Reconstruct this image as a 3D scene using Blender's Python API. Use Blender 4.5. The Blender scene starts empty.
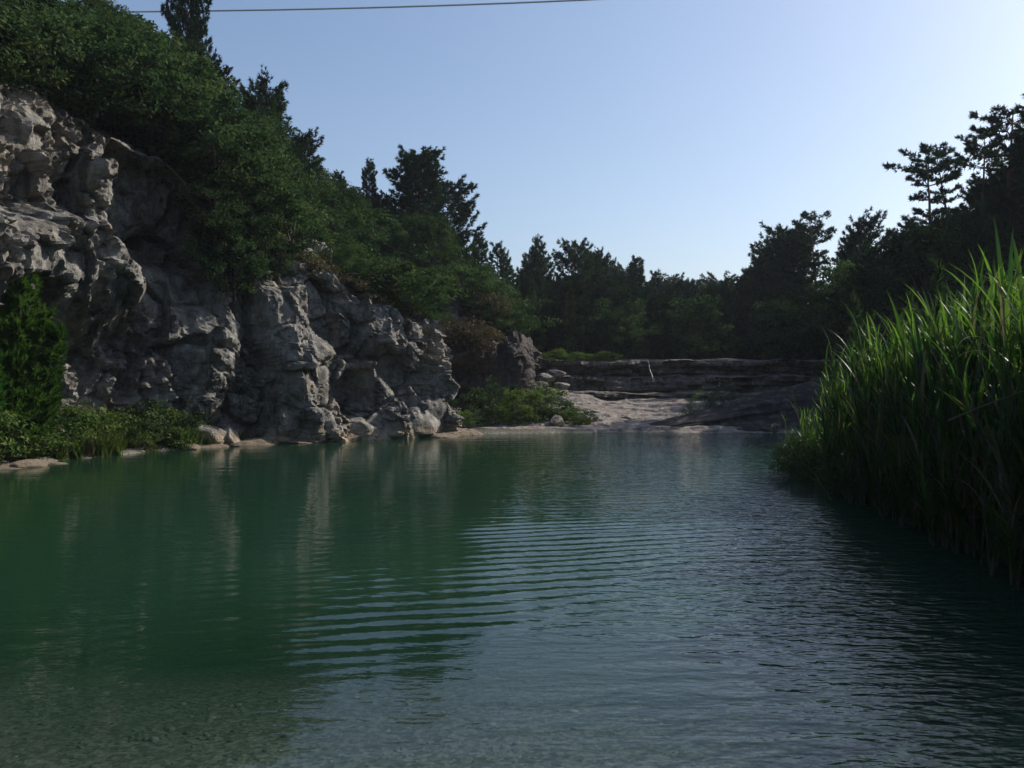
import bpy, math, random
import numpy as np
from mathutils import Vector, Matrix

R = math.radians
random.seed(7)
rng = np.random.default_rng(7)
sc = bpy.context.scene
col = sc.collection

# ------------------------------------------------------------------ camera
FPX = 887.0                                   # focal length in picture widths: about 60 degrees across
CAM_H = 1.7
cam_d = bpy.data.cameras.new('camera')
cam = bpy.data.objects.new('camera', cam_d)
col.objects.link(cam)
cam.location = (0, 0, CAM_H)
cam.rotation_euler = (R(90), 0, 0)
cam_d.sensor_width = 36.0
cam_d.lens = 36.0 * FPX / 1024.0
cam_d.clip_start = 0.05
cam_d.clip_end = 5000
sc.camera = cam

# ------------------------------------------------------------------ light
SUN_EL, SUN_AZ = 35.0, 63.0                   # azimuth clockwise from the view direction (+Y)
world = bpy.data.worlds.new('World')
sc.world = world
world.use_nodes = True
wn = world.node_tree
wn.nodes.clear()
sky = wn.nodes.new('ShaderNodeTexSky')
sky.sky_type = 'NISHITA'
sky.sun_disc = False
sky.sun_elevation = R(SUN_EL)
sky.sun_rotation = R(SUN_AZ)
sky.air_density = 1.0
sky.dust_density = 2.0
sky.ozone_density = 2.8
bg = wn.nodes.new('ShaderNodeBackground')
bg.inputs['Strength'].default_value = 0.128
wo = wn.nodes.new('ShaderNodeOutputWorld')
wn.links.new(sky.outputs[0], bg.inputs[0])
wn.links.new(bg.outputs[0], wo.inputs[0])

sun_d = bpy.data.lights.new('sun', 'SUN')
sun_d.energy = 4.8
sun_d.angle = R(0.5)
sun_d.color = (1.0, 0.93, 0.82)
sun = bpy.data.objects.new('sun', sun_d)
col.objects.link(sun)
sd = Vector((math.sin(R(SUN_AZ)) * math.cos(R(SUN_EL)), math.cos(R(SUN_AZ)) * math.cos(R(SUN_EL)), math.sin(R(SUN_EL))))
sun.rotation_euler = (-sd).to_track_quat('-Z', 'Y').to_euler()

sc.view_settings.view_transform = 'Standard'
sc.view_settings.look = 'None'
sc.view_settings.exposure = 0.25
sc.view_settings.gamma = 1.0
sc.render.engine = 'CYCLES'
sc.cycles.max_bounces = 6
sc.cycles.diffuse_bounces = 3
sc.cycles.glossy_bounces = 3
sc.cycles.transmission_bounces = 4
sc.cycles.transparent_max_bounces = 8
sc.cycles.caustics_reflective = False
sc.cycles.caustics_refractive = False
sc.cycles.use_denoising = True
sc.cycles.sample_clamp_indirect = 4.0

# ------------------------------------------------------------------ noise
def _hash(ix, iy, iz, seed):
    h = (ix.astype(np.int64) * 374761393 + iy.astype(np.int64) * 668265263 + iz.astype(np.int64) * 2147483647 + seed * 1274126177) & 0xFFFFFFFF
    h = ((h ^ (h >> 13)) * 1274126177) & 0xFFFFFFFF
    h = ((h ^ (h >> 16)) * 2246822519) & 0xFFFFFFFF
    h = h ^ (h >> 15)
    return (h & 0xFFFFFF).astype(np.float64) / 0xFFFFFF

def vnoise(p, seed=0):
    """value noise in -1..1 at points p (N,3)"""
    i = np.floor(p).astype(np.int64)
    f = p - i
    u = f * f * f * (f * (f * 6 - 15) + 10)
    r = 0
    for dx in (0, 1):
        wx = u[:, 0] if dx else 1 - u[:, 0]
        for dy in (0, 1):
            wy = u[:, 1] if dy else 1 - u[:, 1]
            for dz in (0, 1):
                wz = u[:, 2] if dz else 1 - u[:, 2]
                r = r + wx * wy * wz * _hash(i[:, 0] + dx, i[:, 1] + dy, i[:, 2] + dz, seed)
    return r * 2 - 1

def fbm(p, octaves=4, seed=0, gain=0.5, lac=2.03):
    a, s, t = 1.0, 0.0, 0.0
    q = np.array(p, dtype=float)
    for o in range(octaves):
        s = s + a * vnoise(q, seed + o * 17)
        t += a
        a *= gain
        q = q * lac + 13.7
    return s / t

def worley(p, seed=0):
    """distances to the nearest and second nearest cell point, and the nearest cell's random value"""
    i = np.floor(p).astype(np.int64)
    d1 = np.full(len(p), 9.0); d2 = np.full(len(p), 9.0); idv = np.zeros(len(p))
    for dx in (-1, 0, 1):
        for dy in (-1, 0, 1):
            for dz in (-1, 0, 1):
                c = i + np.array([dx, dy, dz])
                q = np.stack([c[:, k] + _hash(c[:, 0], c[:, 1], c[:, 2], seed + k + 1) for k in range(3)], 1)
                d = np.sqrt(((q - p) ** 2).sum(1))
                near = d < d1
                d2 = np.where(near, d1, np.minimum(d2, d))
                idv = np.where(near, _hash(c[:, 0], c[:, 1], c[:, 2], seed + 9), idv)
                d1 = np.where(near, d, d1)
    return d1, d2, idv

def facets(p, seed=0, tilt=1.0):
    """flat, randomly tilted faces, one per cell, with the distance to the cell's edge"""
    i = np.floor(p).astype(np.int64)
    d1 = np.full(len(p), 9.0); d2 = np.full(len(p), 9.0); h = np.zeros(len(p))
    for dx in (-1, 0, 1):
        for dy in (-1, 0, 1):
            for dz in (-1, 0, 1):
                c = i + np.array([dx, dy, dz])
                q = p - np.stack([c[:, k] + _hash(c[:, 0], c[:, 1], c[:, 2], seed + k + 1) for k in range(3)], 1)
                d = np.sqrt((q ** 2).sum(1))
                n = np.stack([_hash(c[:, 0], c[:, 1], c[:, 2], seed + 5 + k) - 0.5 for k in range(3)], 1)
                hh = tilt * 2 * (q * n).sum(1) + _hash(c[:, 0], c[:, 1], c[:, 2], seed + 9) - 0.5
                near = d < d1
                d2 = np.where(near, d1, np.minimum(d2, d))
                h = np.where(near, hh, h)
                d1 = np.where(near, d, d1)
    return h, d2 - d1

def sstep(a, b, x):
    t = np.clip((x - a) / (b - a), 0, 1)
    return t * t * (3 - 2 * t)

# ------------------------------------------------------------------ object helpers
def mesh_data(name, verts, faces, mat=None, attrs=None, smooth=True):
    me = bpy.data.meshes.new(name)
    verts = np.ascontiguousarray(verts, dtype=np.float32)
    faces = np.ascontiguousarray(faces, dtype=np.int32)
    n, k = faces.shape
    me.vertices.add(len(verts)); me.loops.add(n * k); me.polygons.add(n)
    me.vertices.foreach_set('co', verts.ravel())
    me.loops.foreach_set('vertex_index', faces.ravel())
    me.polygons.foreach_set('loop_start', np.arange(0, n * k, k, dtype=np.int32))
    me.polygons.foreach_set('loop_total', np.full(n, k, dtype=np.int32))
    me.polygons.foreach_set('use_smooth', np.full(n, smooth, dtype=bool))
    for an, av in (attrs or {}).items():
        a = me.attributes.new(an, 'FLOAT', 'POINT')
        a.data.foreach_set('value', np.ascontiguousarray(av, dtype=np.float32))
    me.update(calc_edges=True)
    me.validate()
    if mat: me.materials.append(mat)
    return me

def link(name, me, parent=None):
    o = bpy.data.objects.new(name, me)
    col.objects.link(o)
    if parent: o.parent = parent
    return o

def tag(o, label=None, cat=None, group=None, kind=None):
    if label: o['label'] = label
    if cat: o['category'] = cat
    if group: o['group'] = group
    elif 'group' in o and label: del o['group']
    if kind: o['kind'] = kind
    return o

def thing(name, loc=(0, 0, 0)):
    o = bpy.data.objects.new(name, None)
    o.empty_display_size = 0.2
    col.objects.link(o)
    o.location = loc
    return o

def copy_tree(o, parent=None):
    c = o.copy()
    col.objects.link(c)
    if parent is not None: c.parent = parent
    for ch in list(o.children): copy_tree(ch, c)
    return c

def grid_faces(nr, nc):
    r, c = np.meshgrid(np.arange(nr - 1), np.arange(nc - 1), indexing='ij')
    a = (r * nc + c).ravel()
    return np.stack([a, a + 1, a + nc + 1, a + nc], 1)

def tubes(paths, sides=6):
    """paths: list of (points (n,3), radii (n)); one array of verts and quads"""
    V, F, off = [], [], 0
    for P, rad in paths:
        P = np.asarray(P, float); n = len(P)
        T = np.gradient(P, axis=0); T /= np.linalg.norm(T, axis=1)[:, None] + 1e-9
        ref = np.where(np.abs(T[:, 2:3]) > 0.9, np.array([[1., 0, 0]]), np.array([[0, 0, 1.]]))
        A = np.cross(T, ref); A /= np.linalg.norm(A, axis=1)[:, None] + 1e-9
        B = np.cross(T, A)
        an = np.linspace(0, 2 * np.pi, sides, endpoint=False)
        ring = P[:, None, :] + np.asarray(rad)[:, None, None] * (np.cos(an)[None, :, None] * A[:, None, :] + np.sin(an)[None, :, None] * B[:, None, :])
        V.append(ring.reshape(-1, 3))
        for i in range(n - 1):
            for k in range(sides):
                k2 = (k + 1) % sides
                F.append((off + i * sides + k, off + i * sides + k2, off + (i + 1) * sides + k2, off + (i + 1) * sides + k))
        off += n * sides
    return np.concatenate(V), np.array(F)

# ------------------------------------------------------------------ materials
def new_mat(name):
    m = bpy.data.materials.new(name)
    m.use_nodes = True
    nt = m.node_tree
    nt.nodes.clear()
    out = nt.nodes.new('ShaderNodeOutputMaterial')
    return m, nt, out

def N(nt, t, **kw):
    n = nt.nodes.new('ShaderNode' + t)
    for k, v in kw.items():
        if k.startswith('i_'):
            n.inputs[k[2:].replace('_', ' ')].default_value = v
        else:
            setattr(n, k, v)
    return n

def ramp(nt, src, stops):
    r = nt.nodes.new('ShaderNodeValToRGB')
    els = r.color_ramp.elements
    while len(els) < len(stops): els.new(0.5)
    for e, (p, c) in zip(els, stops):
        e.position = p
        e.color = (c[0], c[1], c[2], 1)
    nt.links.new(src, r.inputs[0])
    return r.outputs[0]

def mixc(nt, fac, a, b, mode='MIX'):
    m = nt.nodes.new('ShaderNodeMix')
    m.data_type = 'RGBA'
    m.blend_type = mode
    for s, v in ((0, fac), (6, a), (7, b)):
        if hasattr(v, 'is_linked'): nt.links.new(v, m.inputs[s])
        elif s == 0: m.inputs[0].default_value = v
        else: m.inputs[s].default_value = (v[0], v[1], v[2], 1)
    return m.outputs[2]

def rock_mat(name, dark, mid, pale, tan, scale=1.0, rough=0.9, bump=0.5, strata=0.0, wet_line=None):
    m, nt, out = new_mat(name)
    tc = N(nt, 'TexCoord')
    geo = N(nt, 'NewGeometry')
    n1 = N(nt, 'TexNoise', i_Scale=0.55 * scale, i_Detail=8, i_Roughness=0.6, i_Distortion=0.6)
    n2 = N(nt, 'TexNoise', i_Scale=3.2 * scale, i_Detail=10, i_Roughness=0.68)
    n3 = N(nt, 'TexNoise', i_Scale=17 * scale, i_Detail=8, i_Roughness=0.7)
    mp = N(nt, 'Mapping'); mp.inputs['Scale'].default_value = (2.2, 2.2, 0.25)
    n4 = N(nt, 'TexNoise', i_Scale=0.9 * scale, i_Detail=7, i_Roughness=0.65)
    nt.links.new(geo.outputs['Position'], mp.inputs[0]); nt.links.new(mp.outputs[0], n4.inputs['Vector'])
    for n in (n1, n2, n3): nt.links.new(geo.outputs['Position'], n.inputs['Vector'])
    c1 = ramp(nt, n2.outputs[0], [(0.30, dark), (0.5, mid), (0.72, pale)])
    t = ramp(nt, n1.outputs[0], [(0.52, (0, 0, 0)), (0.74, (1, 1, 1))])
    c2 = mixc(nt, t, c1, tan)
    st = ramp(nt, n4.outputs[0], [(0.50, (0, 0, 0)), (0.64, (0.85, 0.85, 0.85))])
    c3 = mixc(nt, st, c2, dark)
    if strata:
        mp2 = N(nt, 'Mapping'); mp2.inputs['Scale'].default_value = (0.3, 0.3, 9.0)
        n5 = N(nt, 'TexNoise', i_Scale=1.0, i_Detail=6, i_Roughness=0.6)
        nt.links.new(geo.outputs['Position'], mp2.inputs[0]); nt.links.new(mp2.outputs[0], n5.inputs['Vector'])
        c3 = mixc(nt, ramp(nt, n5.outputs[0], [(0.42, (0, 0, 0)), (0.62, (strata,) * 3)]), c3, dark)
    if wet_line:
        sp = N(nt, 'SeparateXYZ'); nt.links.new(geo.outputs['Position'], sp.inputs[0])
        ad = N(nt, 'Math', operation='ADD'); nt.links.new(sp.outputs[2], ad.inputs[0])
        ml = N(nt, 'Math' , operation='MULTIPLY'); ml.inputs[1].default_value = 0.5
        nt.links.new(n2.outputs[0], ml.inputs[0]); nt.links.new(ml.outputs[0], ad.inputs[1])
        w = ramp(nt, ad.outputs[0], [(0.40, (0.8, 0.8, 0.8)), (0.72, (0, 0, 0))])
        c3 = mixc(nt, w, c3, wet_line)
    bs = N(nt, 'BsdfPrincipled', i_Roughness=rough)
    bs.inputs['Specular IOR Level'].default_value = 0.25
    nt.links.new(c3, bs.inputs['Base Color'])
    ad = N(nt, 'Math', operation='MULTIPLY_ADD'); ad.inputs[1].default_value = 2.5
    nt.links.new(n2.outputs[0], ad.inputs[0]); nt.links.new(n3.outputs[0], ad.inputs[2])
    b = N(nt, 'Bump', i_Strength=bump, i_Distance=0.10)
    nt.links.new(ad.outputs[0], b.inputs['Height']); nt.links.new(b.outputs[0], bs.inputs['Normal'])
    nt.links.new(bs.outputs[0], out.inputs[0])
    return m

def leaf_mat(name, a, b, c, transl=0.35, gloss=0.0, jitter=0.25):
    """three greens chosen by the clump's own random tint, jittered per plant"""
    m, nt, out = new_mat(name)
    at = N(nt, 'Attribute', attribute_name='tint')
    oi = N(nt, 'ObjectInfo')
    cr = ramp(nt, at.outputs['Fac'], [(0.05, a), (0.5, b), (0.95, c)])
    hs = N(nt, 'HueSaturation')
    mr = N(nt, 'MapRange'); mr.inputs['To Min'].default_value = 1 - jitter; mr.inputs['To Max'].default_value = 1 + jitter
    nt.links.new(oi.outputs['Random'], mr.inputs[0])
    nt.links.new(mr.outputs[0], hs.inputs['Value']); nt.links.new(cr, hs.inputs['Color'])
    mh = N(nt, 'MapRange'); mh.inputs['To Min'].default_value = 0.485; mh.inputs['To Max'].default_value = 0.515
    wn_ = N(nt, 'TexWhiteNoise', noise_dimensions='1D'); nt.links.new(oi.outputs['Random'], wn_.inputs['W'])
    nt.links.new(wn_.outputs['Value'], mh.inputs[0]); nt.links.new(mh.outputs[0], hs.inputs['Hue'])
    d = N(nt, 'BsdfDiffuse'); t = N(nt, 'BsdfTranslucent')
    nt.links.new(hs.outputs[0], d.inputs[0])
    tcol = mixc(nt, 1.0, hs.outputs[0], (1.1, 1.25, 0.6), 'MULTIPLY')
    nt.links.new(tcol, t.inputs[0])
    mx = N(nt, 'MixShader'); mx.inputs[0].default_value = transl
    nt.links.new(d.outputs[0], mx.inputs[1]); nt.links.new(t.outputs[0], mx.inputs[2])
    last = mx.outputs[0]
    if gloss:
        g = N(nt, 'BsdfGlossy'); g.inputs['Roughness'].default_value = 0.35
        g.inputs[0].default_value = (0.9, 0.95, 0.9, 1)
        m2 = N(nt, 'MixShader'); m2.inputs[0].default_value = gloss
        nt.links.new(last, m2.inputs[1]); nt.links.new(g.outputs[0], m2.inputs[2])
        last = m2.outputs[0]
    nt.links.new(last, out.inputs[0])
    return m

def plain_mat(name, c1, c2, scale=8, rough=0.85, bump=0.3, stretch=(1, 1, 0.15)):
    m, nt, out = new_mat(name)
    tc = N(nt, 'TexCoord')
    mp = N(nt, 'Mapping'); mp.inputs['Scale'].default_value = stretch
    n = N(nt, 'TexNoise', i_Scale=scale, i_Detail=6, i_Roughness=0.65)
    nt.links.new(tc.outputs['Object'], mp.inputs[0]); nt.links.new(mp.outputs[0], n.inputs['Vector'])
    bs = N(nt, 'BsdfPrincipled', i_Roughness=rough)
    nt.links.new(ramp(nt, n.outputs[0], [(0.3, c1), (0.7, c2)]), bs.inputs['Base Color'])
    b = N(nt, 'Bump', i_Strength=bump, i_Distance=0.02)
    nt.links.new(n.outputs[0], b.inputs['Height']); nt.links.new(b.outputs[0], bs.inputs['Normal'])
    nt.links.new(bs.outputs[0], out.inputs[0])
    return m

M_CLIFF = rock_mat('grey_limestone', (0.055, 0.053, 0.050), (0.235, 0.224, 0.203), (0.45, 0.43, 0.39), (0.30, 0.245, 0.18), bump=0.9, wet_line=(0.44, 0.345, 0.245))
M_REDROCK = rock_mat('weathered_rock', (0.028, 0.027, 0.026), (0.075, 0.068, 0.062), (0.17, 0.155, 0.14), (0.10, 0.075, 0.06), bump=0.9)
M_TERR = rock_mat('banded_rock', (0.05, 0.043, 0.037), (0.21, 0.18, 0.15), (0.40, 0.365, 0.32), (0.25, 0.185, 0.135), bump=0.9, strata=0.65)
M_FLOOR = rock_mat('pinkish_rock_floor', (0.11, 0.095, 0.085), (0.26, 0.225, 0.20), (0.38, 0.35, 0.32), (0.26, 0.19, 0.15), bump=0.7, scale=1.3)
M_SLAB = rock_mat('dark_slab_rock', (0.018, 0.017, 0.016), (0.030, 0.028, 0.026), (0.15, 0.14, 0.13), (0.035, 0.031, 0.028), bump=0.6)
M_SHORE = rock_mat('pale_shore_rock', (0.14, 0.12, 0.095), (0.34, 0.31, 0.265), (0.52, 0.48, 0.42), (0.34, 0.29, 0.23), bump=0.9, scale=1.6, wet_line=(0.22, 0.165, 0.115))
M_BARK = plain_mat('bark', (0.03, 0.024, 0.02), (0.10, 0.075, 0.06), 9)
M_PINEBARK = plain_mat('reddish_pine_bark', (0.05, 0.03, 0.022), (0.17, 0.09, 0.06), 9)

M_PINE = leaf_mat('pine_needles', (0.022, 0.040, 0.027), (0.036, 0.062, 0.040), (0.058, 0.092, 0.052), 0.18)
M_DPINE = leaf_mat('dark_pine_needles', (0.018, 0.036, 0.026), (0.028, 0.055, 0.036), (0.04, 0.075, 0.045), 0.12)
M_LEAF = leaf_mat('broad_leaves', (0.023, 0.044, 0.022), (0.040, 0.073, 0.034), (0.074, 0.115, 0.050), 0.26)
M_SHRUB = leaf_mat('shrub_leaves', (0.024, 0.045, 0.023), (0.043, 0.073, 0.034), (0.084, 0.118, 0.052), 0.26)
M_LIME = leaf_mat('yellow_green_leaves', (0.038, 0.062, 0.019), (0.066, 0.102, 0.030), (0.115, 0.150, 0.048), 0.34)
M_FEATHER = leaf_mat('feathery_green', (0.028, 0.076, 0.016), (0.046, 0.114, 0.024), (0.075, 0.16, 0.034), 0.42)
M_DRY = leaf_mat('dry_brush', (0.045, 0.038, 0.026), (0.080, 0.066, 0.044), (0.12, 0.10, 0.07), 0.2)
M_REED = leaf_mat('reed_leaves', (0.013, 0.037, 0.011), (0.028, 0.068, 0.016), (0.075, 0.130, 0.030), 0.55, gloss=0.02)
M_DEADREED = leaf_mat('dead_reed', (0.10, 0.085, 0.06), (0.22, 0.19, 0.14), (0.42, 0.38, 0.31), 0.3)
M_GREYLEAF = leaf_mat('grey_green_leaves', (0.03, 0.055, 0.025), (0.05, 0.08, 0.038), (0.085, 0.115, 0.06), 0.35, gloss=0.02)
M_REEDSTEM = plain_mat('reed_stem', (0.03, 0.035, 0.016), (0.075, 0.07, 0.035), 6, 0.7)

# ------------------------------------------------------------------ the lie of the land
CLIFF = np.array([  # x, y, top height
    (-24, -14, 6.5), (-14.6, 8, 8.0), (-13.3, 13, 8.3), (-12.3, 18, 8.1), (-11.2, 21.5, 8.45), (-10.2, 23.0, 8.7), (-9.0, 24.3, 8.4), (-8.3, 24.9, 7.6), (-7.5, 25.6, 6.0), (-6.8, 26.2, 5.5),
    (-5.6, 27.2, 5.3), (-4.4, 28.2, 4.2), (-3.0, 29.4, 3.5), (-2.6, 30.3, 3.4)], float)
BACK = np.array([(-3.0, 31.6, 3.1), (-3.4, 33.6, 2.8), (-2.4, 36.2, 3.0), (-0.6, 37.6, 3.4), (0.4, 39.0, 3.9), (0.9, 41.2, 3.8), (0.8, 44, 3.2), (1.5, 49, 3.0)], float)
LEFT = np.concatenate([CLIFF, BACK, np.array([(6, 62, 3.1), (20, 76, 3.0), (50, 90, 3.0), (160, 110, 3.0)], float)])
RIGHT = np.array([(3.6, -14, 0.4), (5.6, 4, 0.4), (7.2, 8, 0.5), (8.4, 12, 0.5), (9.0, 16, 0.5), (10.5, 20, 0.6), (13.6, 25, 0.9), (14.6, 30, 1.4), (14.0, 36, 2.4), (15, 43, 2.9),
                  (20, 52, 3.0), (34, 62, 3.0), (160, 96, 3.0)], float)
POOL = np.array([(-9.5, -0.6), (-12.2, 5), (-12.0, 10), (-11.2, 15), (-10.5, 18.2), (-9.9, 20), (-9.0, 22.4), (-7.5, 24.8), (-4.9, 27.2), (-2.6, 28.9), (-1.6, 29.9), (3, 31.0), (8.6, 31.2),
                 (10.6, 30.2), (11.6, 27), (9.8, 22.5), (8.2, 19.6), (7.3, 17.4), (7.1, 14.6), (6.8, 12), (6.2, 9.2), (5.5, 6.4), (4.8, 3.4), (4.4, -0.6)], float)

def poly_dist(P, poly, closed):
    """distance, signed side (left of travel positive), value of column 2 at nearest"""
    a = poly[:-1] if not closed else poly
    b = poly[1:] if not closed else np.roll(poly, -1, 0)
    best = np.full(len(P), 1e9); side = np.zeros(len(P)); val = np.zeros(len(P))
    for i in range(len(a)):
        e = b[i, :2] - a[i, :2]
        w = P - a[i, :2]
        t = np.clip((w @ e) / (e @ e), 0, 1)
        d = np.hypot(w[:, 0] - t * e[0], w[:, 1] - t * e[1])
        cr = e[0] * w[:, 1] - e[1] * w[:, 0]
        near = d < best - 1e-6
        best = np.where(near, d, best); side = np.where(near, np.sign(cr), side)
        if poly.shape[1] > 2:
            val = np.where(near, a[i, 2] + t * (b[i, 2] - a[i, 2]), val)
    return best, side, val

def in_poly(P, poly):
    x, y = P[:, 0], P[:, 1]
    r = np.zeros(len(P), bool)
    j = len(poly) - 1
    for i in range(len(poly)):
        xi, yi = poly[i]; xj, yj = poly[j]
        c = ((yi > y) != (yj > y)) & (x < (xj - xi) * (y - yi) / (yj - yi + 1e-12) + xi)
        r ^= c
        j = i
    return r

def hill_left(d, zt):
    return zt + 0.62 * np.minimum(d, 13) + 0.30 * np.clip(d - 13, 0, 40) + 0.06 * np.clip(d - 53, 0, 400)

def terrain(x, y):
    x = np.atleast_1d(np.asarray(x, float)); y = np.atleast_1d(np.asarray(y, float))
    P = np.stack([x, y], 1)
    dp, _, _ = poly_dist(P, POOL, True)
    ins = in_poly(P, POOL)
    base = np.clip((y - 31) * 0.074 - 0.10, 0.0, 0.9) + sstep(44.8, 46.4, y) * 1.95
    base = base + np.where(y < 31, 0.10 + 0.25 * np.minimum(dp, 3) * 0.3, 0.0)
    bed = -np.minimum(2.4, 0.10 + 0.16 * dp * (0.22 + 0.78 * sstep(5, 12, y)))
    z = np.where(ins, bed, np.minimum(base, 0.06 + 0.35 * dp))
    dl, sl, zl = poly_dist(P, LEFT, False)
    landL = (sl > 0)
    hl = hill_left(dl, zl) - 0.12
    hl = np.where(y > 50, zl + (hl - zl) * (1 - 0.85 * sstep(50, 66, y)), hl)
    near_cliff = (y < 46) & (y > -30)
    lo = np.where(near_cliff, 2.6, 0.0)
    z = np.where(landL & (dl > lo), np.maximum(z, hl), z)
    dr, sr, zr = poly_dist(P, RIGHT, False)
    hr = zr + 0.42 * np.minimum(dr, 30) + 0.12 * np.clip(dr - 30, 0, 300)
    hr = np.where(y > 60, zr + (hr - zr) * (1 - 0.8 * sstep(60, 90, y)), hr)
    z = np.where(sr < 0, np.maximum(z, hr * sstep(-0.2, 2.0, dr) + z * (1 - sstep(-0.2, 2.0, dr))), z)
    # far ridge that closes the valley
    far = 38 * np.exp(-((y - 420) / 110.0) ** 2) * (0.85 + 0.15 * np.cos((x - 95) / 70.0))
    z = np.where(y > 150, np.maximum(z, 3 + far * sstep(150, 420, y)), z)
    amp = np.where(ins, 0.03, np.clip(dp * 0.05, 0.02, 0.30)) + sstep(60, 300, np.hypot(x, y)) * 3.0
    q = np.stack([x * 0.45, y * 0.45, np.zeros_like(x)], 1)
    far_q = np.stack([x * 0.03, y * 0.03, np.zeros_like(x)], 1)
    z = z + fbm(q, 4, 3) * np.minimum(amp, 0.3) + fbm(far_q, 3, 5) * np.clip(amp - 0.3, 0, 3)
    return z

def H(x, y): return float(terrain(x, y)[0])

def warp_axis(lo, hi, n, k, c0=0.0):
    t = np.linspace(-1, 1, n)
    s = np.sinh(k * t) / np.sinh(k)
    return np.where(s < 0, c0 + s * (c0 - lo), c0 + s * (hi - c0))

gx = warp_axis(-640, 640, 300, 5.2)
gy = warp_axis(-300, 700, 330, 5.0, 22.0)
GX, GY = np.meshgrid(gx, gy)
gz = terrain(GX.ravel(), GY.ravel())
gv = np.stack([GX.ravel(), GY.ravel(), gz], 1)

# ground: gravel under water, earth and litter on land
mg, nt, out = new_mat('ground')
geo = N(nt, 'NewGeometry')
n1 = N(nt, 'TexNoise', i_Scale=0.8, i_Detail=9, i_Roughness=0.65)
n2 = N(nt, 'TexNoise', i_Scale=9.0, i_Detail=8, i_Roughness=0.7)
vo = N(nt, 'TexVoronoi', i_Scale=34.0)
for n in (n1, n2, vo): nt.links.new(geo.outputs['Position'], n.inputs['Vector'])
land = ramp(nt, n1.outputs[0], [(0.3, (0.03, 0.028, 0.02)), (0.5, (0.042, 0.042, 0.026)), (0.7, (0.075, 0.062, 0.046))])
vc = N(nt, 'SeparateColor'); nt.links.new(vo.outputs['Color'], vc.inputs[0])
grav = ramp(nt, vc.outputs[0], [(0.1, (0.10, 0.10, 0.08)), (0.5, (0.16, 0.155, 0.125)), (0.9, (0.25, 0.24, 0.20))])
sp = N(nt, 'SeparateXYZ'); nt.links.new(geo.outputs['Position'], sp.inputs[0])
mr = N(nt, 'MapRange'); mr.inputs['From Min'].default_value = -0.05; mr.inputs['From Max'].default_value = 0.25
nt.links.new(sp.outputs[2], mr.inputs[0])
bs = N(nt, 'BsdfPrincipled', i_Roughness=0.95)
bs.inputs['Specular IOR Level'].default_value = 0.1
nt.links.new(mixc(nt, mr.outputs[0], grav, land), bs.inputs['Base Color'])
b = N(nt, 'Bump', i_Strength=0.6, i_Distance=0.05)
nt.links.new(n2.outputs[0], b.inputs['Height']); nt.links.new(b.outputs[0], bs.inputs['Normal'])
nt.links.new(bs.outputs[0], out.inputs[0])
tag(link('ground', mesh_data('ground', gv, grid_faces(len(gy), len(gx)), mg)), 'wooded ground and gravel bed around and below the pool', kind='structure')

# ------------------------------------------------------------------ water
wx = np.arange(-16.5, 13.6, 0.10)
wy = np.concatenate([np.arange(-3, 15, 0.03), np.arange(15, 33.5, 0.12)])
WX, WY = np.meshgrid(wx, wy)
X, Y = WX.ravel(), WY.ravel()
p3 = np.stack([X, Y, 0 * X], 1)
# a train of parallel wavelets crossing the pool toward the right, fading out to the left and far
ph_dir = np.array([-0.235, 0.972])
u = X * ph_dir[0] + Y * ph_dir[1]
bend = 0.010 * (X - 3) ** 2
s = u + bend + 0.10 * vnoise(p3 * np.array([0.5, 0.8, 1]), 11) + 0.05 * vnoise(p3 * np.array([1.3, 1.6, 1]), 12)
env = sstep(-1.0, 1.0, Y - (6.0 + 0.8 * np.clip(X + 0.4, -1.6, 2.0))) * (1 - sstep(10.2, 12.2, Y)) * sstep(-3.4, 0.0, X - 0.12 * (Y - 7) + 0.9 * vnoise(p3 * np.array([0.2, 1.3, 1]), 18)) * (1 - 0.35 * sstep(1.5, 4.0, X))
env = env * (0.80 + 0.35 * vnoise(p3 * np.array([0.35, 0.9, 1]), 13))
wl = 0.27
zz = 0.0046 * env * np.sin(2 * np.pi * s / wl)
zz += 0.0007 * env * np.sin(2 * np.pi * (0.32 * X + 0.95 * Y + 0.12 * vnoise(p3 * 0.7, 19)) / 0.41)
s2 = X * -0.10 + Y * 0.995 + 0.2 * vnoise(p3 * np.array([0.3, 0.5, 1]), 14)
env2 = 0.25 + 0.75 * sstep(-1, 3, X)
zz += 0.0016 * env2 * np.sin(2 * np.pi * s2 / 0.33 + 2 * vnoise(p3 * 0.6, 15)) * (1 - sstep(12, 15, Y))
# how clear the water is (shallow over the gravel near the viewer), and how much the breeze ruffles it
shallow = (1 - sstep(4.2, 8.5, Y + 0.25 * np.abs(X + 0.2) + 0.6 * vnoise(p3 * 0.5, 16)))
ruffle = sstep(-1.5, 3.5, X - 0.10 * (Y - 10)) * (0.55 + 0.45 * sstep(14, 26, Y)) + 0.10
calm = np.exp(-((X - 0.5) / 2.2) ** 2 - ((Y - 5.0) / 2.0) ** 2)
ruffle = ruffle * (1 - 0.6 * calm) * (1 - 0.5 * sstep(11, 22, Y) * sstep(0.0, 4.0, X - 0.05 * Y)) * (1 + 1.1 * sstep(0.8, 3.5, X) * (1 - sstep(10, 16, Y))) * (1 - 0.55 * np.clip(env, 0, 1))
mw, nt, out = new_mat('pool_water')
geo = N(nt, 'NewGeometry')
def wave_noise(sx, sy, scale, detail, rot):
    mp = N(nt, 'Mapping'); mp.inputs['Scale'].default_value = (sx, sy, 1)
    mp.inputs['Rotation'].default_value = (0, 0, rot)
    n = N(nt, 'TexNoise', i_Scale=scale, i_Detail=detail, i_Roughness=0.5, i_Distortion=0.25)
    nt.links.new(geo.outputs['Position'], mp.inputs[0]); nt.links.new(mp.outputs[0], n.inputs['Vector'])
    return n.outputs[0]
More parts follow.
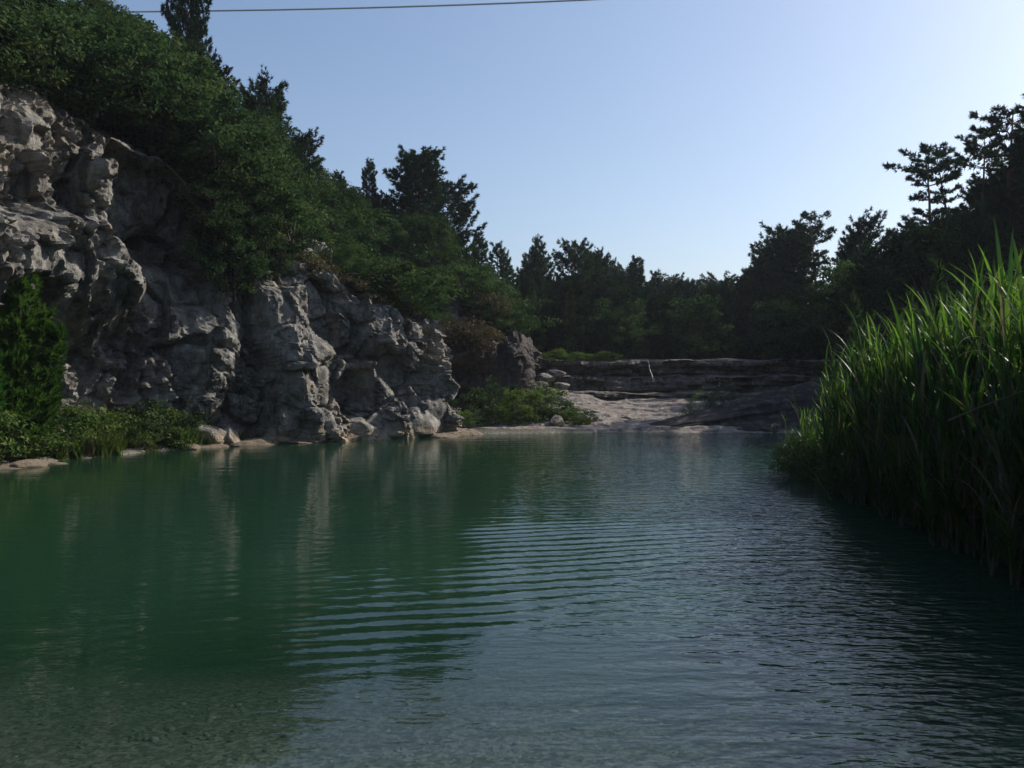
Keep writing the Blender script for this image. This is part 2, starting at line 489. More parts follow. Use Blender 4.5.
wa = wave_noise(1.6, 4.2, 1.9, 2.0, R(-14))
wb = wave_noise(2.0, 4.0, 4.2, 2.0, R(12))
wc = wave_noise(0.35, 1.2, 1.6, 1.0, R(-5))
ru = N(nt, 'Attribute', attribute_name='ruffle')
ad = N(nt, 'Math', operation='MULTIPLY_ADD'); ad.inputs[1].default_value = 0.42
nt.links.new(wb, ad.inputs[0]); nt.links.new(wa, ad.inputs[2])
ml = N(nt, 'Math', operation='MULTIPLY'); nt.links.new(ad.outputs[0], ml.inputs[0]); nt.links.new(ru.outputs['Fac'], ml.inputs[1])
m3 = N(nt, 'Math', operation='MULTIPLY_ADD'); m3.inputs[1].default_value = 0.22
nt.links.new(wc, m3.inputs[0]); nt.links.new(ml.outputs[0], m3.inputs[2])
bp = N(nt, 'Bump', i_Strength=1.0, i_Distance=0.038)
nt.links.new(m3.outputs[0], bp.inputs['Height'])
# Schlick's reflectance, the same from above and below, so sunlight reaches the bed
dt = N(nt, 'VectorMath', operation='DOT_PRODUCT'); nt.links.new(bp.outputs[0], dt.inputs[0]); nt.links.new(geo.outputs['Incoming'], dt.inputs[1])
ab = N(nt, 'Math', operation='ABSOLUTE'); nt.links.new(dt.outputs['Value'], ab.inputs[0])
om = N(nt, 'Math', operation='SUBTRACT', use_clamp=True); om.inputs[0].default_value = 1.0; nt.links.new(ab.outputs[0], om.inputs[1])
pw = N(nt, 'Math', operation='POWER'); pw.inputs[1].default_value = 5.0; nt.links.new(om.outputs[0], pw.inputs[0])
fr = N(nt, 'Math', operation='MULTIPLY_ADD', use_clamp=True); fr.inputs[1].default_value = 0.98; fr.inputs[2].default_value = 0.02; nt.links.new(pw.outputs[0], fr.inputs[0])
gl = N(nt, 'BsdfGlossy'); gl.inputs['Roughness'].default_value = 0.015; nt.links.new(bp.outputs[0], gl.inputs['Normal'])
body = N(nt, 'BsdfDiffuse')
nb = N(nt, 'TexNoise', i_Scale=0.22, i_Detail=3); nt.links.new(geo.outputs['Position'], nb.inputs['Vector'])
nt.links.new(ramp(nt, nb.outputs[0], [(0.35, (0.010, 0.036, 0.020)), (0.65, (0.013, 0.043, 0.021))]), body.inputs[0])
tr = N(nt, 'BsdfTransparent'); tr.inputs[0].default_value = (0.66, 0.77, 0.76, 1)
# the water is clear over the shallow gravel near the viewer and turns opaque green as the bed drops away
ps = N(nt, 'SeparateXYZ'); nt.links.new(geo.outputs['Position'], ps.inputs[0])
px_ = N(nt, 'Math', operation='ABSOLUTE'); nt.links.new(ps.outputs[0], px_.inputs[0])
py_ = N(nt, 'Math', operation='MULTIPLY_ADD'); py_.inputs[1].default_value = 0.22
nt.links.new(px_.outputs[0], py_.inputs[0]); nt.links.new(ps.outputs[1], py_.inputs[2])
ns_ = N(nt, 'TexNoise', i_Scale=0.7, i_Detail=3); nt.links.new(geo.outputs['Position'], ns_.inputs['Vector'])
pn_ = N(nt, 'Math', operation='MULTIPLY_ADD'); pn_.inputs[1].default_value = 2.0
nt.links.new(ns_.outputs[0], pn_.inputs[0]); nt.links.new(py_.outputs[0], pn_.inputs[2])
cl = N(nt, 'MapRange', interpolation_type='SMOOTHSTEP'); cl.inputs['From Min'].default_value = 3.8; cl.inputs['From Max'].default_value = 9.8
cl.inputs['To Min'].default_value = 0.9; cl.inputs['To Max'].default_value = 0.0
nt.links.new(pn_.outputs[0], cl.inputs['Value'])
mx = N(nt, 'MixShader'); nt.links.new(cl.outputs[0], mx.inputs[0])
nt.links.new(body.outputs[0], mx.inputs[1]); nt.links.new(tr.outputs[0], mx.inputs[2])
mf = N(nt, 'MixShader'); nt.links.new(fr.outputs[0], mf.inputs[0])
nt.links.new(mx.outputs[0], mf.inputs[1]); nt.links.new(gl.outputs[0], mf.inputs[2])
nt.links.new(mf.outputs[0], out.inputs[0])
tag(link('water', mesh_data('water', np.stack([X, Y, zz], 1), grid_faces(len(wy), len(wx)), mw, {'ruffle': ruffle})),
    'calm green pool water with a band of ripples', kind='structure')

# ------------------------------------------------------------------ rock sheets
def resample(poly, step):
    seg = np.hypot(*np.diff(poly[:, :2], axis=0).T)
    s_ = np.concatenate([[0], np.cumsum(seg)])
    t = np.arange(0, s_[-1], step)
    return np.stack([np.interp(t, s_, poly[:, k]) for k in range(poly.shape[1])], 1), t

def smooth_rows(A, n):
    for _ in range(n):
        A[1:-1] = 0.25 * A[:-2] + 0.5 * A[1:-1] + 0.25 * A[2:]
    return A

def rock_relief(p, big=1.0, seed=0):
    """jointed limestone: tilted faces between clefts, broken edges, water-worn flutes, rough skin"""
    w = np.stack([fbm(p * 0.5, 3, seed + 1), fbm(p * 0.5 + 31, 3, seed + 2), fbm(p * 0.5 + 57, 3, seed + 3)], 1)
    q = p + 0.55 * w
    h1, e1 = facets(q * np.array([0.36, 0.36, 0.32]), seed + 20, 0.9)
    r = big * (1.15 * h1 - 0.28 * (1 - sstep(0.0, 0.14, e1)))
    h2, e2 = facets((q + 0.12 * w) * np.array([1.0, 1.0, 0.8]), seed + 40, 1.2)
    r = r + big * (0.55 * h2 - 0.10 * (1 - sstep(0, 0.10, e2)))
    h3, e3 = facets((q + 0.2 * w) * np.array([2.3, 2.3, 1.8]), seed + 60, 1.2)
    m = sstep(-0.20, 0.20, fbm(p * 0.5 + 5, 3, seed + 70))
    r = r + (0.05 + 0.20 * m) * h3 - 0.06 * m * (1 - sstep(0, 0.12, e3))
    h4, e4 = facets((p + 0.1 * w) * np.array([5.2, 5.2, 4.2]), seed + 75, 1.3)
    r = r + (0.025 + 0.075 * m) * h4
    r = r + 0.10 * (1 - 2 * np.abs(fbm(q * np.array([1.3, 1.3, 0.5]), 5, seed + 80, 0.55))) + 0.05 * fbm(p * 5, 4, seed + 90, 0.65)
    return r

def bump_at(S, V, s0, v0, ds, dv):
    return np.exp(-((S - s0) / ds) ** 2 - ((V - v0) / dv) ** 2)

def cliff_sheet(name, path, step, nv, ntop, top_d, mat, label, feats, big=1.0, seed=0, z0=-0.8, lean=0.05, smooth_n=14):
    P, t = resample(path, step)
    P = smooth_rows(P, smooth_n)
    T = np.gradient(P[:, :2], axis=0); T /= np.linalg.norm(T, axis=1)[:, None]
    T = smooth_rows(T, smooth_n); T /= np.linalg.norm(T, axis=1)[:, None]
    nrm = np.stack([T[:, 1], -T[:, 0]], 1)                  # toward the pool
    zt = P[:, 2] + 0.35 * fbm(np.stack([t * 0.6, 0 * t, 0 * t], 1), 3, seed + 5)
    rows = []
    A = np.linspace(0, 1, nv)
    for a in A:
        z = z0 + (zt - z0) * a
        rows.append((z, -lean * np.clip(z, 0, 20) * 0.8))
    for k in range(1, ntop + 1):
        d = top_d * k / ntop
        e = lean * zt * 0.8 + d
        rows.append((zt + 0.62 * d * sstep(0, 1.2, np.full_like(zt, d)) - 1.6 * sstep(0.72, 1.0, k / ntop), -e))
    n, m = len(rows), len(P)
    Z = np.stack([r[0] for r in rows]); O = np.stack([np.broadcast_to(r[1], (m,)) for r in rows])
    base = np.stack([P[None, :, 0] + nrm[None, :, 0] * O, P[None, :, 1] + nrm[None, :, 1] * O, Z], 2).reshape(-1, 3)
    rel = rock_relief(base, big, seed).reshape(n, m)
    S = np.broadcast_to(P[None, :, 1], (n, m))              # features are placed by distance (y) and height (z)
    rel = rel + feats(S, Z, np.broadcast_to(t[None, :], (n, m)))
    fade = np.ones((n, 1)); fade[-6:, 0] = np.linspace(1, 0.0, 6)
    up = np.zeros((n, 1)); up[nv - 10:nv, 0] = np.linspace(0, 0.7, 10); up[nv:, 0] = 0.8
    rel = rel * fade
    hx = rel * (1 - up)
    V = base.reshape(n, m, 3).copy()
    V[:, :, 0] += nrm[None, :, 0] * hx
    V[:, :, 1] += nrm[None, :, 1] * hx
    V[:, :, 2] += rel * up * 0.55
    f = grid_faces(n, m)
    return tag(link(name, mesh_data(name, V.reshape(-1, 3), f, mat, smooth=False)), label, kind='structure')

def cliff_feats(S, Z, t):
    # S = distance forward of the foot. Lower tier stands proud under the shelf; the dark recess above and beyond it
    lower = 1.25 * (1 - sstep(5.2, 5.9, Z + 0.25 * np.sin(S * 1.7))) * (1 - sstep(23.0, 24.6, S)) * sstep(2.6, 4.2, Z)
    dome = 1.0 * bump_at(S, Z, 19.6, 7.2, 2.4, 1.3)
    recess = -1.5 * sstep(22.4, 23.2, S) * (1 - sstep(25.4, 26.2, S)) * sstep(4.7, 5.3, Z)
    under = -1.1 * bump_at(S, Z, 22.0, 2.1, 1.3, 1.3)
    rib = 0.85 * bump_at(S, Z, 26.6 - 0.12 * Z, 2.0, 0.55, 2.0) + 0.6 * bump_at(S, Z, 24.9, 2.2, 0.6, 1.8)
    hole = -1.0 * bump_at(S, Z, 27.6, 1.5, 0.45, 1.2) - 0.7 * bump_at(S, Z, 25.8, 3.0, 0.5, 0.9)
    foot = 0.7 * (1 - sstep(0.2, 1.3, Z)) * sstep(25.0, 27.0, S)
    brow = 0.5 * bump_at(S, Z, 28.4, 2.9, 0.9, 0.5) + 0.5 * bump_at(S, Z, 29.4, 1.2, 0.6, 0.6)
    return lower + dome + recess + under + rib + hole + foot + brow

cliff_sheet('cliff', CLIFF[1:], 0.065, 150, 46, 4.2, M_CLIFF, 'tall lumpy grey limestone cliff along the left shore', cliff_feats, big=0.85, seed=4)

def back_feats(S, Z, t):
    cave = -1.5 * (1 - sstep(2.3, 2.9, Z)) * sstep(31.5, 33, S) * (1 - sstep(37.0, 38.6, S))
    edge = 0.6 * bump_at(S, Z, 39.6, 2.0, 1.0, 1.8)
    return cave + edge

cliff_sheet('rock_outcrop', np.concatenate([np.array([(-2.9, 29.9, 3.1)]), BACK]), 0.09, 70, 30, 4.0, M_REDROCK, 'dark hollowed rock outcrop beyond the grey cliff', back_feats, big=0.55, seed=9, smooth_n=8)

# layered terrace behind the rock floor
tx = np.arange(0.2, 24.0, 0.07)
prof = [(-1.9, 0.2), (-1.8, 0.95), (-1.72, 1.22), (-1.4, 1.28), (-0.2, 1.34), (0.0, 1.36), (0.02, 1.75), (0.08, 2.05), (0.35, 2.10), (0.75, 2.12), (0.95, 2.16), (0.98, 2.45), (1.02, 2.52), (0.80, 2.58), (0.78, 2.70), (0.86, 2.84), (1.1, 2.90), (1.8, 2.93), (3.2, 2.98), (4.6, 2.80)]
pt = np.linspace(0, len(prof) - 1, 110)
po = np.interp(pt, range(len(prof)), [a for a, b in prof]); pz = np.interp(pt, range(len(prof)), [b for a, b in prof])
TX, TO = np.meshgrid(tx, po); TZ = np.broadcast_to(pz[:, None], TX.shape)
TY = 43.6 + TO + 0.9 * np.sin(TX * 0.35 + 0.6) * 0.6
q = np.stack([TX.ravel(), TY.ravel(), TZ.ravel()], 1)
lay = np.floor(TZ.ravel() * 5 + 0.6 * fbm(q * np.array([0.25, 0.25, 0]), 3, 2))
rel = 0.55 * fbm(np.stack([q[:, 0] * 0.9, lay * 3.3, 0 * lay], 1), 3, 21) + 0.40 * fbm(np.stack([q[:, 0] * 2.6, lay * 3.3 + 9, 0 * lay], 1), 3, 22) + 0.16 * fbm(q * 4, 3, 23)
_, _, blk = worley(np.stack([q[:, 0] * 0.75 + 0.37 * lay, lay * 2.7, 0 * lay + 0.5], 1), 25)
rel = rel * 0.7 + 0.55 * (blk - 0.5)
vert = np.repeat(1 - sstep(1.05, 1.6, po) * 1.0, len(tx))
V = q.copy()
V[:, 1] -= rel * vert
V[:, 2] += 0.16 * fbm(q * np.array([0.45, 0.8, 0.8]), 4, 24) + 0.05 * rel
tag(link('rock_terrace', mesh_data('rock_terrace', V, grid_faces(len(po), len(tx)), M_TERR, smooth=False)), 'long layered rock ledge across the head of the pool', kind='structure')

# pale rock floor sloping into the water
ax = np.arange(-3.2, 13.0, 0.085); ay = np.arange(28.6, 44.6, 0.085)
AX, AY = np.meshgrid(ax, ay)
q = np.stack([AX.ravel(), AY.ravel(), 0 * AX.ravel()], 1)
shore_y = 31.0 - 0.5 * sstep(1.5, -2.5, q[:, 0]) * 2.2 + 0.35 * fbm(q * np.array([0.7, 0, 0]), 3, 31)
d = q[:, 1] - shore_y
z = np.where(d < 0, 0.02 + d * 0.5, 0.02 + 0.14 * sstep(0, 0.35, d) + np.clip(d, 0, 20) * 0.078)
step1 = 0.20 * sstep(-0.15, 0.1, q[:, 1] - (40.4 + 0.9 * fbm(q * np.array([0.5, 0, 0]), 3, 33))) * sstep(4.6, 3.4, q[:, 0])
lay = np.floor(z * 6 + 1.2 * fbm(q * np.array([0.25, 0.12, 0]), 4, 34)) / 6
z = 0.6 * z + 0.4 * np.where(d < 0, z, lay) + step1
a1, a2, ai = worley(q * np.array([0.8, 0.45, 1]), 35)
z += 0.06 * (ai - 0.5) * sstep(0, 0.6, d) + 0.07 * fbm(q * 0.6, 3, 36) + 0.05 * fbm(q * 3, 4, 37) * sstep(-0.1, 0.5, d)
tag(link('rock_floor', mesh_data('rock_floor', np.stack([q[:, 0], q[:, 1], z], 1), grid_faces(len(ay), len(ax)), M_FLOOR, smooth=False)), 'pale pinkish bare rock floor sloping into the far end of the water', kind='structure')

# dark slab that rises to the right
sx = np.arange(3.4, 17.5, 0.07); so = np.linspace(0, 1, 120)
SX, SO = np.meshgrid(sx, so)
x_, o_ = SX.ravel(), SO.ravel()
crest = 0.04 + 0.265 * np.clip(x_ - 4.3, 0, 20) ** 0.99
fy = 30.4 + 0.10 * (x_ - 5) - 0.8 * sstep(8, 13, x_)
wy_ = 2.4 + 0.55 * (x_ - 3.4) * 0.6
prof_h = np.where(o_ < 0.6, 0.10 + 0.90 * (np.clip(o_, 0.0, 0.6) / 0.6) ** 0.9, 1 - 0.06 * np.clip((o_ - 0.6) / 0.2, 0, 1) - 0.7 * np.clip((o_ - 0.8) / 0.2, 0, 1))
zz = -0.5 + (crest + 0.5) * prof_h
q = np.stack([x_, fy + o_ * wy_, zz], 1)
lay = np.floor(zz * 4.2 - 0.55 * (x_ - 4) * 0.8 + 0.8 * fbm(q * 0.4, 3, 41))
rel = 0.13 * fbm(np.stack([x_ * 0.2, lay * 2.1, 0 * x_], 1), 3, 42) + 0.03 * fbm(q * 2.2, 4, 43) + 0.07 * fbm(q * np.array([0.5, 1.0, 1.0]), 3, 44)
lay2 = np.floor(o_ * 8 + 0.7 * fbm(q * np.array([0.25, 0.1, 0.1]), 3, 45))
rel = rel + 0.22 * vnoise(np.stack([x_ * 0.12, lay2 * 3.7, 0 * x_ + 0.5], 1), 46)
V = q.copy(); V[:, 2] += 0.6 * rel * (o_ > 0.02); V[:, 1] -= rel * 0.8
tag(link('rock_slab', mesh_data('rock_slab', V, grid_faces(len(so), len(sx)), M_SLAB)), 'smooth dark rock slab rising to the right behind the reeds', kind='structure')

# ------------------------------------------------------------------ boulders
def ico(sub):
    import bmesh
    bm = bmesh.new(); bmesh.ops.create_icosphere(bm, subdivisions=sub, radius=1)
    v = np.array([x.co[:] for x in bm.verts]); f = np.array([[l.index for l in fa.verts] for fa in bm.faces])
    bm.free(); return v, f

def rock_mesh(name, seed, flat, mat, sub=4, rough=0.3, cuts=9):
    v, f = ico(sub)
    r_ = np.random.default_rng(seed)
    v = v * (1 + rough * fbm(v * 1.1 + seed * 7.1, 3, seed)[:, None])
    for _ in range(cuts):
        n = r_.normal(size=3); n /= np.linalg.norm(n)
        dd = v @ n - r_.uniform(0.62, 0.88)
        v = v - np.where(dd > 0, dd, 0)[:, None] * n * 0.9
    v = v + 0.035 * fbm(v * 5 + seed, 3, seed + 3)[:, None] * v
    v[:, 2] *= flat
    return mesh_data(name, v, f, mat, smooth=False)

RK = [rock_mesh('shore_rock', 10 + i, (0.42, 0.55, 0.7, 0.35, 0.85, 0.5)[i], M_SHORE) for i in range(6)]
RKG = [rock_mesh('grey_rock', 30 + i, (0.8, 0.95, 0.7, 0.6)[i], M_CLIFF, rough=0.35) for i in range(4)]
def px(p, D): return (p - 512.0) / FPX * D
def add_rock(name, me, x, y, z, s, rz, label, group=None, tilt=(0, 0)):
    o = link(name, me); o.location = (x, y, z)
    o.scale = s if isinstance(s, tuple) else (s, s, s)
    o.rotation_euler = (tilt[0], tilt[1], rz)
    return tag(o, label, 'rock', group)

r_ = random.Random(3)
# the low, flat, rust-stained stones along the waterline below the cliff
for i, (p, D, s) in enumerate([(243, 24.6, .42), (258, 25.0, .5), (276, 25.5, .45), (293, 25.7, .55), (309, 26.2, .6), (326, 26.5, .45), (340, 26.9, .62), (438, 28.9, .75), (455, 29.6, .7), (470, 29.9, .5)]):
    add_rock('shore_rock', RK[i % 4], px(p, D), D, 0.0, (s * 1.25, s, s * .7), r_.uniform(0, 6), 'low flat rust-edged rock at the waterline below the grey cliff', 'flat rocks along the waterline')
for i, (p, D, s, h) in enumerate([(358, 27.4, .62, .62), (378, 27.7, .62, .7), (399, 28.1, .75, .85), (416, 28.6, .8, 1.0), (427, 29.2, .7, 1.3)]):
    add_rock('boulder', RKG[i % 4], px(p, D), D, h * .35, (s, s, h), r_.uniform(0, 6), ['squat grey boulder at the waterline under the dark cleft', 'broad grey boulder with orange foot, widest at the cliff toe', 'blocky grey boulder wedged beside the broad one', 'tall grey boulder near the outer end of the cliff', 'upright grey boulder at the very corner of the cliff'][i])
for i, (p, D, s) in enumerate([(207, 24.2, .5), (228, 24.6, .38)]):
    add_rock('boulder', RKG[i], px(p, D), D, 0.2, s, r_.uniform(0, 6), ['rounded grey boulder half hidden by bank plants', 'small dark boulder at the end of the bank plants'][i])
add_rock('boulder', RKG[3], px(40, 20), 20, 0.55, (.55, .4, .35), 0.4, 'pale rock lying among the plants beside the feathery tree')
o = add_rock('boulder', rock_mesh('pale_block', 71, 0.9, M_SHORE, cuts=30, rough=0.1), px(557, 31.9), 31.9, 0.28, (.40, .30, .40), 0.7, 'pale angular block in front of the green bushes')
for i, (p, D, s) in enumerate([(486, 30.8, .22), (505, 31.0, .18), (534, 31.2, .16), (583, 31.6, .22), (603, 32.4, .2), (616, 33.6, .32), (630, 34.6, .36), (641, 34.2, .25), (598, 36.5, .3), (655, 36.8, .28), (612, 39.5, .3), (640, 40.8, .22), (568, 40.2, .35), (676, 33.4, .26), (662, 38.6, .2)]):
    add_rock('stone', RK[(i + 2) % 6], px(p, D), D, 0.06 + max(0, D - 31) * .078, (s * 1.3, s, s * .7), r_.uniform(0, 6), 'loose stone lying on the pale rock floor', 'loose stones on the rock floor')
for i, (p, D, s, z) in enumerate([(536, 42.6, .55, 1.6), (545, 42.8, .45, 2.0), (556, 43.2, .5, 2.2), (530, 42.0, .5, 1.0), (562, 43.0, .4, 1.6), (548, 42.2, .45, 1.3)]):
    add_rock('boulder', RKG[i % 4], px(p, D), D, z, (s * 1.2, s, s * .6), r_.uniform(0, 6), 'broken grey block where the ledge meets the outcrop', 'fallen blocks at the end of the ledge')
for i, (p, D, s) in enumerate([(8, 17.9, .3), (30, 18.3, .35), (52, 18.9, .25), (185, 23.3, .3), (212, 23.9, .3)]):
    add_rock('shore_rock', RK[(i + 1) % 6], px(p, D), D, 0.0, (s * 1.5, s, s * .6), r_.uniform(0, 6), 'flat brown rock at the foot of the bank plants', 'flat rocks under the bank plants')

for i in range(34):
    p = r_.uniform(205, 450); D = np.interp(p, [205, 240, 340, 430, 460], [24.0, 24.7, 26.8, 28.7, 29.6]) + r_.uniform(-.25, .35); s = r_.uniform(.09, .24)
    add_rock('stone', RK[i % 6], px(p, D), D, 0.02, (s * 1.2, s, s * .8), r_.uniform(0, 6), 'small stone among the flat rocks below the grey cliff', 'small stones along the cliff foot')
# pebbles on the shallow bed
pv, pf = ico(1)
n_p = 9000
pxs = rng.uniform(-4.5, 4.2, n_p); pys = 1.6 + 7.0 * rng.random(n_p) ** 1.1
pr = 0.008 + 0.030 * rng.random(n_p) ** 3.0
pz_ = terrain(pxs, pys)
V = np.zeros((n_p, len(pv), 3)); 
ang = rng.uniform(0, 6.28, n_p)
sc3 = np.stack([rng.uniform(.8, 1.5, n_p), rng.uniform(.7, 1.1, n_p), rng.uniform(.35, .7, n_p)], 1)
base = pv[None] * sc3[:, None, :] * pr[:, None, None] * (1 + 0.16 * rng.normal(size=(n_p, len(pv), 1)))
ca, sa = np.cos(ang)[:, None], np.sin(ang)[:, None]
V[..., 0] = base[..., 0] * ca - base[..., 1] * sa + pxs[:, None]
V[..., 1] = base[..., 0] * sa + base[..., 1] * ca + pys[:, None]
V[..., 2] = base[..., 2] + pz_[:, None] - 0.35 * pr[:, None]
F = (pf[None] + (np.arange(n_p) * len(pv))[:, None, None]).reshape(-1, 3)
mp_, nt, out = new_mat('pebble')
at = N(nt, 'Attribute', attribute_name='tint')
bs = N(nt, 'BsdfPrincipled', i_Roughness=0.8)
nt.links.new(ramp(nt, at.outputs['Fac'], [(0.0, (0.07, 0.075, 0.065)), (0.4, (0.14, 0.14, 0.12)), (0.85, (0.22, 0.21, 0.18)), (0.97, (0.26, 0.23, 0.16)), (1.0, (0.55, 0.53, 0.46))]), bs.inputs['Base Color'])
nt.links.new(bs.outputs[0], out.inputs[0])
tag(link('pebbles', mesh_data('pebbles', V.reshape(-1, 3), F, mp_, {'tint': np.repeat(rng.random(n_p), len(pv))})), 'rounded pebbles under the clear shallow water', 'pebbles', kind='stuff')

# ------------------------------------------------------------------ foliage
def blades(C, Dr, n, length, width, spread, r, tint):
    """n narrow three-cornered blades from each centre C around direction Dr"""
    m = len(C)
    C = np.repeat(C, n, 0); D = np.repeat(Dr, n, 0); tint = np.repeat(tint, n)
    d = D + spread * r.normal(size=D.shape); d /= np.linalg.norm(d, axis=1)[:, None]
    s_ = np.cross(d, r.normal(size=d.shape)); s_ /= np.linalg.norm(s_, axis=1)[:, None] + 1e-9
    L = (length * r.uniform(0.6, 1.2, len(d)))[:, None]; W = (width * r.uniform(0.7, 1.3, len(d)))[:, None]
    V = np.stack([C - s_ * W, C + d * L, C + s_ * W], 1)
    return V.reshape(-1, 3), np.arange(len(C) * 3).reshape(-1, 3), np.repeat(tint, 3)

def leaves(C, outd, size, r, tint, asp=0.5, bias=0.6):
    """one diamond leaf at each centre"""
    nrm = bias * outd + r.normal(size=C.shape) * 0.7; nrm /= np.linalg.norm(nrm, axis=1)[:, None] + 1e-9
    a = np.cross(nrm, r.normal(size=C.shape)); a /= np.linalg.norm(a, axis=1)[:, None] + 1e-9
    b = np.cross(nrm, a)
    L = (size * r.uniform(0.6, 1.35, len(C)))[:, None]
    V = np.stack([C - a * L, C - b * L * asp + 0.12 * L * nrm, C + a * L, C + b * L * asp + 0.12 * L * nrm], 1)
    return V.reshape(-1, 3), np.arange(len(C) * 4).reshape(-1, 4), np.repeat(tint, 4)

def crown_broad(seed, rad, centre, n_clump, per, leaf, clump_r, asp=0.5, low=-0.5):
    r = np.random.default_rng(seed)
    d = r.normal(size=(n_clump, 3)); d /= np.linalg.norm(d, axis=1)[:, None]
    d[:, 2] = np.where(d[:, 2] < low, -d[:, 2], d[:, 2])
    k = r.uniform(0.35, 1.0, n_clump) ** 0.6
    k *= 1 + 0.45 * fbm(d * 1.9 + seed, 2, seed)
    cc = centre + d * k[:, None] * rad
    tin = np.clip(0.5 + 0.30 * r.normal(size=n_clump), 0, 1)
    cr = clump_r * r.uniform(0.6, 1.35, n_clump)
    od = r.normal(size=(n_clump, per, 3)); od /= np.linalg.norm(od, axis=2)[:, :, None]
    rr = r.random((n_clump, per, 1)) ** 0.5
    pts = cc[:, None, :] + od * rr * cr[:, None, None] * np.array([1.15, 1.15, 0.75])
    out_d = od * 0.5 + d[:, None, :] * 0.5 + np.array([0, 0, 0.5])
    t = np.clip(np.repeat(tin, per) + 0.10 * r.normal(size=n_clump * per), 0, 1)
    return leaves(pts.reshape(-1, 3), out_d.reshape(-1, 3), leaf, r, t, asp), cc

def limbs(base_top, targets, r, r0, n=9):
    paths = []
    idx = r.permutation(len(targets))[:n]
    for i in idx:
        a = np.array(base_top) * np.array([1, 1, r.uniform(0.55, 1.0)]); b = targets[i]
        mid = (a + b) / 2 + r.normal(size=3) * 0.12 * np.linalg.norm(b - a)
        t = np.linspace(0, 1, 5)[:, None]
        P = (1 - t) ** 2 * a + 2 * t * (1 - t) * mid + t ** 2 * b
        paths.append((P, np.linspace(r0 * 0.6, r0 * 0.12, 5)))
    return paths

def make_broad(name, seed, h, rad, trunk_h, mat, n_clump=70, per=70, leaf=0.075, clump_r=0.45, parts=('trunk', 'crown'), bark=None, r0=0.12):
    low = -0.6 if parts[0] == 'trunk' else -1.1
    (v, f, t), cc = crown_broad(seed, np.array(rad), np.array([0, 0, h - rad[2]]), n_clump, per, leaf, clump_r, low=low)
    root = thing(name)
    r = np.random.default_rng(seed + 1)
    tp = np.array([[0, 0, -0.3], [0.04, 0.02, trunk_h * 0.5], [0.0, 0.06, trunk_h], [0.05, 0.03, h * 0.75]])
    tv, tf = tubes([(tp, [r0 * 1.2, r0, r0 * .8, r0 * .25])] + limbs((0, 0, trunk_h), cc, r, r0, 12), 6)
    link(parts[0], mesh_data(parts[0], tv, tf, bark or M_BARK), root)
    link(parts[1], mesh_data(parts[1], v, f, mat, {'tint': t}, smooth=False), root)
    root['h'] = h
    return root

def make_pine(name, seed, h, spread, first, shape, mat, whorl_gap=0.42, layered=False, tuft=13, nl=0.29, nw=0.028, bark=None):
    """trunk, whorls of boughs that lift at the tips, tufts of needles along the outer part of each bough"""
    r = np.random.default_rng(seed)
    lean = r.normal(size=2) * 0.03
    zt_ = np.linspace(-0.4, h, 9)
    tr_ = np.stack([lean[0] * zt_ + 0.08 * np.sin(zt_ * 0.7 + seed), lean[1] * zt_ + 0.08 * np.cos(zt_ * 0.6 + seed), zt_], 1)
    r0 = 0.015 * h + 0.03
    paths = [(tr_, np.linspace(r0, r0 * 0.12, 9))]
    C, Dd, Tn = [], [], []
    z = first * h
    while z < h * 0.985:
        t = (z - first * h) / (h * (1 - first))
        Lw = spread * shape(t)
        nb = r.integers(4, 7) if not layered else r.integers(3, 6)
        a0 = r.uniform(0, 6.28)
        for k in range(nb):
            a = a0 + k * 6.28 / nb + r.normal() * 0.35
            L = Lw * r.uniform(0.55, 1.15)
            if r.random() < 0.12: L *= 0.45
            up = r.uniform(0.0, 0.35) + 0.5 * t * t
            if layered: up = r.uniform(-0.12, 0.2) + 0.3 * t * t
            s_ = np.linspace(0, 1, 6)
            bx_, by_ = np.interp(z, zt_, tr_[:, 0]), np.interp(z, zt_, tr_[:, 1])
            cv = r.normal() * 0.25
            P = np.stack([bx_ + np.cos(a + cv * s_) * L * s_, by_ + np.sin(a + cv * s_) * L * s_, z + L * (up * s_ + (0.22 if not layered else 0.10) * s_ ** 2)], 1)
            if L > 0.25: paths.append((P, np.linspace(0.012 * h * 0.35 * (1 - 0.6 * t) + 0.008, 0.006, 6)))
            nt_ = max(4, int(L * (19 if not layered else 26)))
            u_ = 0.22 + 0.80 * r.random(nt_) ** 0.8
            pts = np.stack([np.interp(u_, s_, P[:, i]) for i in range(3)], 1)
            side = np.array([-np.sin(a), np.cos(a), 0.0])
            w_ = r.normal(size=nt_)[:, None] * 0.30 * L * (1.05 - u_)[:, None] * 1.0 + r.normal(size=nt_)[:, None] * 0.07
            pts = pts + side * w_
            pts[:, 2] += r.normal(size=nt_) * (0.07 if not layered else 0.05) + 0.04
            dr = np.array([np.cos(a), np.sin(a), 0.45]) + 0.5 * side * np.sign(w_)
            C.append(pts); Dd.append(dr); Tn.append(np.clip(0.45 + 0.2 * r.normal() + 0.10 * r.normal(size=nt_), 0, 1))
        z += whorl_gap * r.uniform(0.7, 1.3) * (1 - 0.35 * t)
    C.append(np.array([[tr_[-1, 0], tr_[-1, 1], h - 0.05 * k] for k in range(4)])); Dd.append(np.tile([0, 0, 1.0], (4, 1))); Tn.append(np.full(4, 0.6))
    v, f, t = blades(np.concatenate(C), np.concatenate(Dd), tuft, nl, nw, 0.62, r, np.concatenate(Tn))
    root = thing(name)
    tv, tf = tubes(paths, 5)
    link('trunk', mesh_data('trunk', tv, tf, bark or M_PINEBARK), root)
    link('crown', mesh_data('crown', v, f, mat, {'tint': t}, smooth=False), root)
    root['h'] = h
    return root

